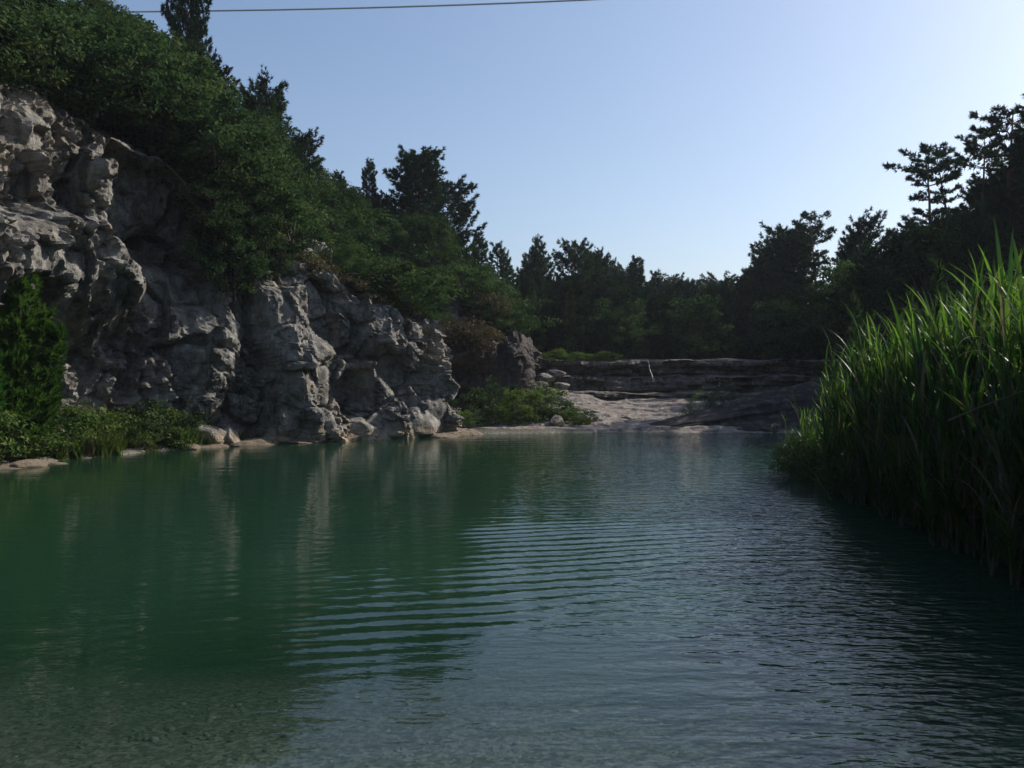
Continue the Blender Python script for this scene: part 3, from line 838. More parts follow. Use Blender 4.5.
cone = lambda t: 0.18 + 0.82 * (1 - t) ** 0.8 * min(1, 0.55 + 2.2 * t)
roundc = lambda t: 0.10 + 0.9 * math.sqrt(max(0, 1 - (max(0, t - 0.30) / 0.72) ** 2)) * min(1, 0.6 + 1.6 * t)
plate = lambda t: (0.6 + 0.5 * math.sin(t * 9.0)) * (1 - 0.75 * t ** 3) + 0.15

PROTO = {
    'pine_cone_a': make_pine('pine_tree', 101, 9.0, 2.1, 0.10, cone, M_PINE),
    'pine_cone_b': make_pine('pine_tree', 102, 8.0, 2.2, 0.14, cone, M_PINE, whorl_gap=0.5),
    'pine_round_a': make_pine('pine_tree', 103, 8.5, 2.3, 0.16, roundc, M_PINE, whorl_gap=0.44),
    'pine_round_b': make_pine('pine_tree', 104, 9.5, 2.5, 0.22, roundc, M_PINE, whorl_gap=0.5),
    'dark_cone': make_pine('pine_tree', 105, 9.0, 2.2, 0.08, cone, M_DPINE, whorl_gap=0.40),
    'dark_round': make_pine('pine_tree', 106, 9.5, 2.7, 0.18, roundc, M_DPINE, whorl_gap=0.46),
    'layer_a': make_pine('pine_tree', 107, 10.0, 2.7, 0.34, plate, M_DPINE, whorl_gap=0.85, layered=True, nl=0.22, tuft=12),
    'layer_b': make_pine('pine_tree', 108, 9.5, 2.5, 0.28, plate, M_DPINE, whorl_gap=0.90, layered=True, nl=0.22, tuft=12),
    'dense': make_pine('evergreen_tree', 109, 8.0, 2.0, 0.02, roundc, M_DPINE, whorl_gap=0.26, tuft=13, nl=0.24),
    'oak_a': make_broad('broadleaf_tree', 111, 6.0, (2.3, 2.3, 2.3), 1.8, M_LEAF, 95, 80, 0.090, 0.48),
    'oak_b': make_broad('broadleaf_tree', 112, 7.0, (2.2, 2.4, 2.9), 1.9, M_LEAF, 105, 80, 0.090, 0.48),
    'shrub_a': make_broad('shrub', 121, 2.4, (1.35, 1.35, 1.3), 0.5, M_SHRUB, 60, 66, 0.064, 0.30, ('stem', 'foliage'), r0=0.05),
    'shrub_b': make_broad('shrub', 122, 2.0, (1.5, 1.3, 1.1), 0.4, M_SHRUB, 60, 66, 0.064, 0.28, ('stem', 'foliage'), r0=0.05),
    'shrub_c': make_broad('shrub', 123, 3.0, (1.3, 1.4, 1.7), 0.6, M_LEAF, 66, 66, 0.066, 0.32, ('stem', 'foliage'), r0=0.05),
    'dry': make_broad('dry_bush', 124, 1.0, (0.8, 0.8, 0.55), 0.2, M_DRY, 45, 45, 0.045, 0.22, ('stem', 'foliage'), r0=0.025),
    'lime': make_broad('bush', 125, 1.6, (1.1, 1.0, 0.9), 0.3, M_LIME, 60, 60, 0.055, 0.26, ('stem', 'foliage'), r0=0.035),
    'green_bush': make_broad('bush', 126, 1.6, (1.1, 1.1, 0.9), 0.3, M_SHRUB, 60, 60, 0.05, 0.26, ('stem', 'foliage'), r0=0.035),
    'grey_bush': make_broad('bush', 127, 1.3, (0.9, 0.9, 0.7), 0.3, M_GREYLEAF, 50, 45, 0.035, 0.24, ('stem', 'foliage'), r0=0.025),
}
USED = set()
def plant(kind, x, y, height, label, cat, group=None, z=None, wide=1.0, rz=None, tilt=0.0):
    p = PROTO[kind]
    if kind in USED:
        o = copy_tree(p)
    else:
        o = p; USED.add(kind)
    s_ = height / p['h']
    o.location = (x, y, (H(x, y) if z is None else z) - 0.12)
    o.rotation_euler = (tilt * random.uniform(-1, 1), tilt * random.uniform(-1, 1), random.uniform(0, 6.28) if rz is None else rz)
    o.scale = (s_ * wide, s_ * wide, s_)
    return tag(o, label, cat, group)

def skyline(kind, p, top, D, label, cat='tree', group=None, wide=1.0):
    x = px(p, D)
    g = H(x, D)
    ztop = CAM_H + (384 - top) / FPX * D
    return plant(kind, x, D, max(1.5, ztop - g + 0.12), label, cat, group, z=g, wide=wide, tilt=0.03)

# --- trees that stand out against the sky
skyline('dense', 183, -12, 36, 'dark pine poking out of the top edge above the left bluff', wide=0.5)
skyline('pine_round_a', 268, 90, 37, 'bushy pine on the shoulder of the left slope', wide=0.8)
skyline('pine_round_b', 300, 136, 43, 'broad rounded pine just below the shoulder of the left slope', wide=1.1)
skyline('pine_cone_b', 340, 172, 46, 'small pine in the dip left of the pointed pine')
skyline('pine_cone_a', 368, 164, 47, 'slender pointed pine left of the big dark evergreen', wide=0.75)
skyline('dense', 411, 154, 47, 'tallest dark dense evergreen on the left slope', wide=1.15)
skyline('dark_round', 447, 186, 50, 'dark pine leaning on the right flank of the tallest evergreen')
skyline('pine_cone_b', 512, 254, 58, 'narrow pine in the gap before the ledge', wide=0.8)
skyline('pine_cone_a', 525, 257, 62, 'low narrow pine just left of the pointed one over the ledge', wide=0.8)
skyline('pine_cone_a', 478, 234, 52, 'conical pine at the foot of the left skyline', wide=0.9)
skyline('pine_cone_b', 497, 246, 56, 'short conical pine beside the one at the foot of the left skyline')
skyline('pine_cone_a', 538, 242, 60, 'pointed pine standing over the left end of the ledge', wide=0.7)
skyline('pine_round_b', 575, 246, 58, 'wide-topped tall pine over the middle of the ledge', wide=0.85)
skyline('pine_round_a', 596, 260, 64, 'rounded pine right of the wide-topped one', wide=0.75)
skyline('pine_cone_b', 615, 262, 66, 'tall pine with ragged top beside the lone conical one', wide=0.7)
skyline('pine_cone_a', 641, 261, 66, 'lone conical pine at the right end of the valley trees', wide=0.8)
skyline('pine_round_b', 669, 280, 72, 'low rounded pine where the valley trees end')
skyline('dark_round', 770, 242, 58, 'first dark pine of the right-hand slope', wide=0.9)
skyline('pine_round_a', 785, 234, 55, 'airy pine on the lower right skyline')
skyline('layer_b', 822, 220, 52, 'open-crowned pine on the right skyline', wide=1.0)
skyline('dark_round', 866, 224, 48, 'rounded dark pine between the open-crowned and the layered pine', wide=0.8)
skyline('layer_a', 932, 149, 38, 'tall layered pine with visible trunk on the right slope', wide=1.0)
skyline('layer_b', 958, 152, 40, 'layered pine close behind the tall one')
skyline('layer_b', 982, 140, 36, 'dark pine between the layered pair and the tallest right pine')
skyline('layer_a', 1012, 116, 33, 'tallest pine at the right edge of the slope', wide=1.1)
skyline('dark_round', 1050, 104, 32, 'dark pine partly cut by the right edge')

skyline('pine_cone_b', 553, 258, 63, 'narrow pine between the pointed and the wide-topped one', wide=0.75)
skyline('dense', 588, 257, 66, 'dark narrow evergreen behind the wide-topped pine', wide=0.7)
skyline('pine_round_a', 628, 270, 70, 'small pine just left of the lone conical one', wide=0.9)
skyline('pine_cone_b', 656, 274, 71, 'small conical pine just right of the lone conical one', wide=0.85)
skyline('dark_cone', 692, 281, 74, 'low dark pine over the thin end of the valley trees', wide=1.0)
skyline('dark_round', 722, 281, 74, 'low broad pine in the notch before the right-hand slope', wide=1.1)
skyline('dark_cone', 748, 268, 64, 'dark pine at the very start of the right-hand slope', wide=1.0)
skyline('dark_cone', 803, 236, 55, 'dark conical pine left of the open-crowned one', wide=0.9)
skyline('dark_cone', 845, 238, 51, 'dark conical pine right of the open-crowned one', wide=0.9)
skyline('dark_cone', 888, 232, 44, 'dark conical pine below the tall layered one', wide=0.9)
# --- forest filling the valley head and the two slopes
rf = random.Random(11)
def ground_at(x, y):
    g = H(x, y)
    dd, s_, zl = poly_dist(np.array([[x, y]]), LEFT, False)
    if s_[0] > 0 and dd[0] < 2.7 and y < 46: g = max(g, float(zl[0]) + 0.6 * max(0.0, dd[0] - 0.4))      # the rock's own top strip
    return g
KINDWORD = {'oak_a': 'broadleaf tree', 'oak_b': 'broadleaf tree', 'dense': 'dense evergreen', 'shrub_a': 'rounded shrub', 'shrub_b': 'spreading shrub', 'shrub_c': 'upright shrub', 'dry': 'brown dry bush',
            'pine_cone_a': 'conical pine', 'pine_cone_b': 'conical pine', 'pine_round_a': 'round-topped pine', 'pine_round_b': 'round-topped pine', 'dark_cone': 'conical dark pine', 'dark_round': 'round-topped dark pine', 'layer_a': 'layered dark pine', 'layer_b': 'layered dark pine'}
def say(kind, h, hr, p, where):
    """what kind, how tall among its neighbours, and beside or below what it stands"""
    t = (h - hr[0]) / (hr[1] - hr[0])
    size = 'low' if t < 0.33 else ('middling' if t < 0.66 else 'tall')
    for lim, w in where:
        if p < lim: return size + ' ' + KINDWORD[kind] + ' ' + w
    return size + ' ' + KINDWORD[kind] + ' ' + where[-1][1]
def fill(n, region, kinds, hr, where, cat, group, top_limit=None, gap=1.2, wide=(0.85, 1.15), zoff=0.0):
    got = []; tries = 0
    while len(got) < n and tries < n * 60:
        tries += 1
        x, y = region(rf)
        if any((x - a) ** 2 + (y - b_) ** 2 < gap * gap for a, b_ in got): continue
        g = ground_at(x, y)
        h = rf.uniform(*hr)
        p = 512 + x / y * FPX
        top = 384 - (g + h - CAM_H) / y * FPX
        if top_limit:
            lim = np.interp(p, [a for a, _ in top_limit], [b_ for _, b_ in top_limit])
            if top < lim:
                h = CAM_H + (384 - lim) / FPX * y - g - rf.uniform(0, 0.8)
                if h < hr[0] * 0.55: continue
        got.append((x, y))
        kd = rf.choice(kinds)
        plant(kd, x, y, h, say(kd, h, hr, p, where), cat, group, z=g + zoff, wide=rf.uniform(*wide), tilt=0.04)
SKY = [(-200, -60), (0, -40), (105, -6), (150, 18), (205, 50), (235, 80), (270, 112), (320, 165), (350, 190), (390, 200), (430, 205), (465, 252), (500, 268), (560, 272), (620, 277), (660, 283), (700, 285), (745, 282), (762, 264),
       (800, 256), (850, 250), (895, 250), (910, 222), (960, 195), (1024, 150), (1300, 60)]
def valley(r): 
    y = r.uniform(47.5, 84); p = r.uniform(520, 775)
    return px(p, y), y
fill(66, valley, ['pine_cone_a', 'pine_cone_b', 'pine_round_a', 'pine_round_b', 'dense', 'dark_cone', 'dark_round', 'pine_cone_a'], (5, 10.5), [(575, 'in the wood behind the left end of the ledge'), (640, 'in the wood behind the middle of the ledge'), (700, 'in the wood behind the thin trickle and pale floor'), (9999, 'in the wood behind the dark slab')], 'tree', 'trees in the wood behind the ledge', SKY, 1.7)
def valley_front(r):
    y = r.uniform(47.2, 51); p = r.uniform(522, 860)
    return px(p, y), y
fill(34, valley_front, ['pine_cone_b', 'shrub_c', 'shrub_a', 'dense'], (1.2, 3.8), [(600, 'right above the left end of the ledge'), (700, 'right above the middle of the ledge'), (9999, 'right above the shaded end of the ledge')], 'tree', 'small trees along the wood edge', SKY, 1.2)
def right_slope(r):
    y = r.uniform(33, 62); p = r.uniform(742, 1130)
    x = px(p, y)
    return x, y
def right_ok(r):
    while True:
        x, y = right_slope(r)
        dd, s_, _ = poly_dist(np.array([[x, y]]), RIGHT, False)
        if s_[0] < 0 and dd[0] > 0.8: return x, y
fill(62, right_ok, ['dark_cone', 'dark_round', 'dark_cone', 'layer_a', 'oak_b'], (5, 10), [(830, 'on the shaded slope above the dark slab'), (900, 'on the shaded slope left of the tall layered pine'), (980, 'on the shaded slope under the tall layered pine'), (9999, 'on the shaded slope at the right edge')], 'tree', 'backlit trees on the right slope', SKY, 1.6)
def right_front(r):
    while True:
        y = r.uniform(24, 44); x = r.uniform(13, 26)
        dd, s_, _ = poly_dist(np.array([[x, y]]), RIGHT, False)
        if s_[0] < 0 and 0.3 < dd[0] < 5: return x, y
fill(26, right_front, ['shrub_c', 'oak_a', 'shrub_a'], (2.0, 4.5), [(850, 'at the foot of the shaded slope by the dark slab'), (930, 'at the foot of the shaded slope behind the reed tips'), (9999, 'at the foot of the shaded slope behind the tall reeds')], 'bush', 'bushes along the foot of the right slope', SKY, 1.2)
def left_slope(lo, hi):
    def f(r):
        while True:
            y = r.uniform(14, 58); x = r.uniform(-26, 3)
            dd, s_, _ = poly_dist(np.array([[x, y]]), LEFT, False)
            if s_[0] > 0 and lo < dd[0] < hi: return x, y
    return f
fill(95, left_slope(1.2, 9), ['shrub_a', 'shrub_b', 'shrub_c', 'shrub_c'], (1.5, 3.4), [(110, 'above the rock dome at far left'), (230, 'on the slope over the dark hollow'), (330, 'on the slope over the middle of the cliff'), (430, 'on the slope over the outer cliff'), (9999, 'on the slope over the outcrop')], 'shrub', 'shrubs on the left slope', SKY, 0.9, wide=(0.9, 1.4))
fill(75, left_slope(4.5, 20), ['oak_a', 'dense', 'oak_b', 'pine_round_a', 'pine_cone_b', 'pine_round_b'], (2.8, 5.6), [(150, 'high up at the top left corner'), (260, 'high on the slope right of the top pine'), (350, 'high on the shoulder of the left slope'), (450, 'high on the slope near the tallest evergreen'), (9999, 'high on the slope beyond the tallest evergreen')], 'tree', 'trees high on the left slope', SKY, 1.5, wide=(0.9, 1.3))
def recess_top(r):
    while True:
        y = r.uniform(20.5, 27.5); x = r.uniform(-14, -5)
        dd, s_, _ = poly_dist(np.array([[x, y]]), CLIFF, False)
        if s_[0] > 0 and 1.2 < dd[0] < 4.5: return x, y
fill(34, recess_top, ['shrub_a', 'shrub_b', 'shrub_c'], (1.2, 2.6), [(140, 'hanging over the left side of the dark hollow'), (200, 'hanging over the middle of the dark hollow'), (9999, 'hanging over the right side of the dark hollow')], 'shrub', 'shrubs above the cliff hollow', SKY, 0.55, wide=(0.9, 1.3))
def outcrop_top(r):
    while True:
        y = r.uniform(30, 46); x = r.uniform(-7, 1.5)
        dd, s_, _ = poly_dist(np.array([[x, y]]), LEFT, False)
        if s_[0] > 0 and 0.5 < dd[0] < 4.5: return x, y
fill(52, outcrop_top, ['shrub_a', 'shrub_b', 'shrub_c', 'dry', 'dry'], (0.6, 1.6), [(455, 'on top of the outcrop next to the cliff corner'), (495, 'on top of the outcrop over its hollow'), (9999, 'on top of the outcrop at its far end')], 'shrub', 'shrubs on the outcrop', SKY, 0.5, wide=(0.9, 1.3))
for p, D, h in ((772, 47.5, 1.8), (788, 48.0, 2.2), (803, 47.2, 1.6)):
    plant('shrub_a', px(p, D), D, h, 'dark shrub on the right end of the long rock ledge', 'shrub', 'shrubs at the right end of the ledge')
# shrubs that hang over the lip of the cliff, thickest over the dark recess
def lip(r):
    while True:
        y = r.uniform(16, 30.5); x = r.uniform(-15, -2)
        dd, s_, _ = poly_dist(np.array([[x, y]]), CLIFF, False)
        if s_[0] > 0 and 0.3 < dd[0] < 2.2 and (y < 27.6 or r.random() < 0.3): return x, y
got = []
for k in range(60):
    x, y = lip(rf)
    _, _, zl = poly_dist(np.array([[x, y]]), CLIFF, False)
    p = 512 + x / y * FPX; hh = rf.uniform(1.2, 2.3); kd = rf.choice(['shrub_a', 'shrub_b', 'shrub_c'])
    plant(kd, x, y, hh, say(kd, hh, (1.2, 2.3), p, [(60, 'on the brow of the cliff at far left'), (130, 'on the brow of the cliff over the rock dome'), (230, 'on the brow of the cliff over the hollow'), (9999, 'on the brow of the outer cliff')]), 'shrub', 'shrubs on the brow of the cliff', z=zl[0] + 0.35, wide=1.25, tilt=0.25)
for i, (p, D, z, h) in enumerate([(345, 27.9, 4.6, .8), (362, 28.2, 4.2, .7), (300, 27.2, 5.2, .8), (382, 28.6, 3.9, .6), (316, 27.6, 5.0, .7)]):
    plant('dry', px(p, D), D + 0.6, h, 'brown dried bush on the sloping top of the grey cliff', 'bush', 'dried bushes on the cliff top', z=z, wide=1.3)
for i, (p, D, z, h) in enumerate([(235, 25.2, 4.4, 1.5), (250, 25.6, 4.8, 1.3), (222, 25.0, 5.0, 1.6), (265, 26.0, 5.0, 1.2), (232, 25.3, 5.6, 1.5), (215, 24.8, 6.0, 1.5)]):
    plant('shrub_a', px(p, D), D, h, 'green shrub growing in the dark hollow of the cliff', 'shrub', 'shrubs in the cliff hollow', z=z)
plant('lime', px(437, 31.5), 31.5, 1.2, 'yellow-green plant in the crack beyond the cliff corner', 'plant', z=1.6, wide=0.5)

# bushes on the rock shelf beyond the cliff
for i, (k, p, D, h, w, lab) in enumerate([
    ('lime', 459, 31.6, .75, 1.2, 'low yellow-green bush next to the cliff corner'),
    ('green_bush', 478, 33.4, 1.25, 1.2, 'dark bush in the shadow of the hollow outcrop'),
    ('green_bush', 492, 33.6, 1.6, 1.1, 'taller dark green bush at the back of the thicket'),
    ('lime', 521, 32.8, 1.5, 1.1, 'biggest light green bush in the middle of the thicket'),
    ('lime', 540, 33.6, 1.35, 1.1, 'light green bush behind the pale angular block'),
    ('lime', 497, 31.6, .95, 0.9, 'small light green bush at the front of the thicket'),
    ('green_bush', 475, 31.2, .6, 1.3, 'low dark tuft at the left front of the thicket'),
    ('grey_bush', 518, 31.7, .6, 1.1, 'grey-green tuft left of the pale angular block'),
    ('green_bush', 560, 33.2, 1.1, 1.2, 'dark bush at the right end of the thicket'),
    ('lime', 574, 32.4, .75, 1.2, 'low bright bush trailing off at the right end of the thicket'),
    ('green_bush', 586, 32.8, .6, 1.2, 'last small dark tuft right of the thicket'),
    ('grey_bush', 545, 35.2, 1.4, 1.2, 'greyish bush at the back right of the thicket')]):
    plant(k, px(p, D), D, h, lab, 'bush', z=max(0.12, (D - 31) * .078 + .1), wide=w)
for i, (p, D, h, w, lab) in enumerate([(706, 35.0, 1.2, .8, 'thin grey-green bush behind the left end of the dark slab'), (690, 34.2, .8, .9, 'low straggly bush at the edge of the rock floor'), (722, 36.2, 1.4, .8, 'thin bush rising above the dark slab')]):
    plant('grey_bush', px(p, D), D, h, lab, 'bush', z=(D - 31) * .078, wide=w)

for i, (p, D) in enumerate([(556, 45.4), (566, 45.8), (576, 45.2), (586, 45.6), (597, 45.9), (608, 45.4)]):
    plant('lime', px(p, D), D, random.uniform(.4, .75), 'low bright green plant on the top edge of the long ledge', 'plant', 'bright plants on the ledge top', z=2.95, wide=1.5)
# ------------------------------------------------------------------ plants of the left bank
def make_feather(name, seed, h, mat, stems=18, sprays=84, nb=9, bw=0.013):
    """upright plumes of fine sprays on several thin stems"""
    r = np.random.default_rng(seed)
    paths, C, Dd, T = [], [], [], []
    for k in range(stems):
        a = r.uniform(0, 6.28); sp = r.uniform(0.05, 0.42) * (1 if k else 0); hh = h * (1.0 - 1.25 * sp) * r.uniform(0.8, 1.0) if k else h
        s_ = np.linspace(0, 1, 7)
        P = np.stack([np.cos(a) * sp * h * 0.55 * s_ ** 0.8, np.sin(a) * sp * h * 0.55 * s_ ** 0.8, -0.2 + (hh + 0.2) * s_], 1)
        P[:, :2] += r.normal(size=(7, 2)) * 0.03
        paths.append((P, np.linspace(0.028, 0.005, 7)))
        tn = np.clip(0.5 + 0.25 * r.normal(), 0, 1)
        for j in range(sprays):
            u_ = 0.03 + 0.97 * r.random() ** 0.9
            o = np.array([np.interp(u_, s_, P[:, i]) for i in range(3)])
            b_ = r.uniform(0, 6.28); L = (0.62 * (1 - u_) + 0.14) * r.uniform(.6, 1.2)
            dv = np.array([np.cos(b_) * 0.75, np.sin(b_) * 0.75, 0.75])
            w = np.linspace(0.15, 1, 7)[:, None]
            C.append(o + dv * L * w + np.array([0, 0, -0.10]) * L * w ** 2); Dd.append(np.tile(dv, (7, 1))); T.append(np.clip(tn + 0.1 * r.normal(size=7), 0, 1))
    v, f, t = blades(np.concatenate(C), np.concatenate(Dd), nb, 0.15, bw, 0.42, r, np.concatenate(T))
    root = thing(name); root['h'] = h
    tv, tf = tubes(paths, 5)
    link('trunk', mesh_data('trunk', tv, tf, M_BARK), root)
    link('crown', mesh_data('crown', v, f, mat, {'tint': t}, smooth=False), root)
    return root
PROTO['feather'] = make_feather('feathery_tree', 201, 4.0, M_FEATHER)
plant('feather', px(14, 19.3), 19.3, 5.0, 'bright green feathery tree at the left edge beside the water', 'tree', z=0.1, wide=0.95)
plant('feather', px(-34, 18.3), 18.3, 3.9, 'feathery green sapling just left of the bright feathery tree', 'tree', z=0.1, wide=1.0)

def make_tuft(name, seed, h, n, mat, droop=0.5, width=0.014):
    """a spray of arching grass blades"""
    r = np.random.default_rng(seed)
    segs = 5
    V, F, T = [], [], []
    for k in range(n):
        a = r.uniform(0, 6.28); L = h * r.uniform(0.55, 1.15); sp = r.uniform(0.1, 0.75) * droop
        o = np.array([r.normal() * 0.10, r.normal() * 0.10, 0])
        s_ = np.linspace(0, 1, segs)
        P = o + np.stack([np.cos(a) * sp * L * s_ ** 1.6, np.sin(a) * sp * L * s_ ** 1.6, L * (s_ - 0.45 * sp * s_ ** 3)], 1)
        sd_ = np.array([-np.sin(a), np.cos(a), 0]) ; w = width * (1 - s_ ** 2)[:, None] + 0.001
        q = np.concatenate([P - sd_ * w, P + sd_ * w])
        b_ = len(V) * 2 * segs
        V.append(q); T.append(np.full(2 * segs, np.clip(0.5 + 0.25 * r.normal(), 0, 1)))
        for i in range(segs - 1): F.append((b_ + i, b_ + i + 1, b_ + segs + i + 1, b_ + segs + i))
    o = link(name, mesh_data(name, np.concatenate(V), np.array(F), mat, {'tint': np.concatenate(T)}))
    o['h'] = h
    return o
PROTO['plume'] = make_feather('tall_weed', 202, 2.5, M_GREYLEAF, 6, 30, 5, 0.010)
PROTO['weed'] = make_broad('weed', 214, 1.0, (0.6, 0.6, 0.5), 0.2, M_SHRUB, 50, 50, 0.024, 0.16, ('stem', 'foliage'), r0=0.015)
PROTO['tuft'] = make_tuft('grass_tuft', 211, 0.8, 130, M_LIME, 0.9)
PROTO['tuft_dry'] = make_tuft('grass_tuft', 212, 0.6, 80, M_DRY, 0.9)
PROTO['fern'] = make_broad('leafy_plant', 213, 1.0, (0.7, 0.7, 0.55), 0.2, M_LIME, 40, 50, 0.045, 0.20, ('stem', 'foliage'), r0=0.02)
rb = random.Random(5)
SH = POOL[3:9]
S_, t_ = resample(np.concatenate([SH, np.zeros((len(SH), 1))], 1), 0.27)
for i, (x, y, _) in enumerate(S_):
    for row in range(2):
        dx, dy = -0.8 * (0.25 + row * 0.65), 0.45 * (0.25 + row * 0.65)
        k = rb.choice(['tuft', 'fern', 'fern', 'tuft', 'tuft', 'tuft_dry']) if row == 0 else rb.choice(['fern', 'green_bush', 'fern'])
        if y > 24.3 and row: continue
        h = rb.uniform(0.35, 0.75) if row == 0 else rb.uniform(0.6, 1.15)
        if y > 24.0: h *= 0.6
        nm = {'tuft': ('arching green grass tuft on the left bank edge', 'grass'), 'fern': ('leafy light green plant in the row along the left bank', 'plant'), 'lime': ('low light green bush on the left bank', 'bush'), 'green_bush': ('bushy green plant at the back of the left bank', 'bush'), 'tuft_dry': ('brown dry grass tuft on the left bank edge', 'grass')}[k]
        plant(k, x + dx + rb.uniform(-.15, .15), y + dy + rb.uniform(-.15, .15), h, nm[0], nm[1], {'tuft': 'grass tufts on the left bank', 'fern': 'leafy plants on the left bank', 'lime': 'light bushes on the left bank', 'green_bush': 'bushy plants on the left bank', 'tuft_dry': 'dry tufts on the left bank'}[k], z=0.1 + 0.15 * row, wide=rb.uniform(.9, 1.4))

# ------------------------------------------------------------------ reeds of the right bank
def leaf_strip(L, w, droop, fold=0.25, segs=8):
    """a long pointed blade rising along +X/+Z and arching over"""
    s_ = np.linspace(0, 1, segs)
    ang = R(74) - droop * s_ ** 1.3
    st = L / (segs - 1)
    x_ = np.concatenate([[0], np.cumsum(np.cos(ang[:-1]) * st)]); z_ = np.concatenate([[0], np.cumsum(np.sin(ang[:-1]) * st)])
    ww = w * np.clip(np.minimum(0.35 + s_ * 4, 1.05 - s_ ** 2.2), 0.02, 1)
    mid = np.stack([x_, 0 * x_, z_], 1)
    lift = np.stack([-np.sin(ang), 0 * ang, np.cos(ang)], 1) * (ww * fold)[:, None]
    l = mid + lift; l[:, 1] -= ww; rr = mid + lift; rr[:, 1] += ww
    V = np.concatenate([l, mid, rr]); F = []
    for i in range(segs - 1):
        F += [(i, i + 1, segs + i + 1, segs + i), (segs + i, segs + i + 1, 2 * segs + i + 1, 2 * segs + i)]
    return V, np.array(F)
LEAFV = [leaf_strip(*a) for a in [(0.64, .017, 0.6), (0.76, .020, 1.1), (0.58, .018, 0.3), (0.72, .017, 1.8), (0.82, .020, 0.8)]]
LEAFM = []
for i, (v, f) in enumerate(LEAFV):
    for tint in (0.2, 0.5, 0.85):
        LEAFM.append(mesh_data('leaf', v, f, M_REED, {'tint': np.full(len(v), tint)}))
DRYM = [mesh_data('leaf', v, f, M_DEADREED, {'tint': np.full(len(v), 0.25)}) for v, f in LEAFV]
def reed_layout(seed, h, nleaf):
    r = np.random.default_rng(seed)
    s_ = np.linspace(0, 1, 7); a = r.uniform(0, 6.28); b_ = r.uniform(0.02, 0.14)
    P = np.stack([np.cos(a) * b_ * h * s_ ** 2, np.sin(a) * b_ * h * s_ ** 2, -0.3 + (h * 0.86 + 0.3) * s_], 1)
    L = []
    for k in range(nleaf):
        u_ = 0.10 + 0.88 * (k + r.uniform(0, .6)) / nleaf
        o = np.array([np.interp(u_, s_, P[:, i]) for i in range(3)])
        L.append((o, (k % 2) * 3.14 + a + r.normal() * 0.5, R(-24) * (u_ > .8) * r.uniform(.3, 1) + r.normal() * 0.12, r.uniform(0.7, 1.1), int(r.integers(len(LEAFM)))))
    return P, np.linspace(0.011, 0.004, 7), L
def make_reed(seed, h, nleaf):
    P, rad, L = reed_layout(seed, h, nleaf)
    root = thing('reed'); root['h'] = h
    tv, tf = tubes([(P, rad)], 5)
    link('stem', mesh_data('stem', tv, tf, M_REEDSTEM), root)
    for o, a, p_, s_, mi in L:
        dry = (mi * 7 + int(o[2] * 50)) % 9 == 0          # a dead, straw-coloured blade here and there
        l = link('leaf', DRYM[mi // 3] if dry else LEAFM[mi], root)
        if dry: l['label'] = 'dry straw-coloured leaf'
        l.location = o; l.rotation_euler = (0, p_, a); l.scale = (s_, s_, s_)
    return root
REEDS = [make_reed(300 + i, 2.4, 11) for i in range(6)]
# the same plants joined, for the thick of the bed
def reed_arrays(seed, h, nleaf):
    P, rad, L = reed_layout(seed, h, nleaf)
    tv, tf = tubes([(P, rad)], 4)
    Vs, Fs, Ts, off = [tv], [tf], [np.full(len(tv), .3)], len(tv)
    for o, a, p_, s_, mi in L:
        v, f = LEAFV[mi // 3]
        M = np.array(Matrix.Rotation(a, 3, 'Z') @ Matrix.Rotation(p_, 3, 'Y')) * s_
        Vs.append(v @ M.T + o); Fs.append(f + off); Ts.append(np.full(len(v), (0.2, .5, .85)[mi % 3])); off += len(v)
    return np.concatenate(Vs), np.concatenate(Fs), np.concatenate(Ts)
RB = np.array([(3.95, 6.0), (4.1, 6.7), (4.5, 9.2), (4.85, 12.0), (5.0, 14.6), (5.15, 16.6), (5.6, 17.6)], float)
RBs, _ = resample(np.concatenate([RB, np.zeros((len(RB), 1))], 1), 0.05)
rr_ = random.Random(21)
spots = []
while len(spots) < 2800:
    i = rr_.randrange(len(RBs)); x, y, _ = RBs[i]
    dd = rr_.random() ** 1.2 * 2.9
    x2, y2 = x + 0.93 * dd + rr_.uniform(-.12, .12), y - 0.2 * dd + rr_.uniform(-.2, .2)
    if dd < 1.3 and float(fbm(np.array([[x2 * 1.5, y2 * 1.5, 3.3]]), 2, 62)[0]) < rr_.uniform(-0.25, 0.15): continue      # stands with dark gaps between
    spots.append((dd + 0.02 * y, x2, y2))
spots.sort()
def reed_h(x, y, dd, r):
    h = np.interp(y, [3, 7, 10, 13, 14.5, 15.6, 16.6, 17.5], [2.6, 2.8, 2.85, 2.6, 2.25, 1.75, 1.1, 0.8])
    clump = float(fbm(np.array([[x * 0.9, y * 0.9, 0.5]]), 2, 61)[0])       # taller and lower clumps
    return h * r.uniform(0.66, 1.06) * (0.84 + 0.16 * min(1, dd / 1.2)) * (1 + 0.16 * clump)
NI = 190
for i, (dd, x, y) in enumerate(spots[:NI]):
    o = REEDS[i] if i < 6 else copy_tree(REEDS[i % 6])
    s_ = reed_h(x, y, dd, rr_) / 2.4
    o.location = (x, y, 0.0); o.rotation_euler = (rr_.gauss(0, .07), rr_.gauss(-.06, .08), rr_.uniform(0, 6.28)); o.scale = (s_,) * 3
    tag(o, ('short' if s_ < 0.95 else 'middling' if s_ < 1.12 else 'tall') + ' green reed at the water edge, ' + ('in the part nearest the viewer' if y < 8.5 else 'just before the middle of the reed bed' if y < 11 else 'just past the middle of the reed bed' if y < 13.5 else 'behind the tip of the reed bed' if y < 16 else 'at the very tip of the reed bed'), 'reed', 'reeds along the right shore')
protoA = [reed_arrays(320 + i, 2.4, 13) for i in range(8)]
Vs, Fs, Ts, off = [], [], [], 0
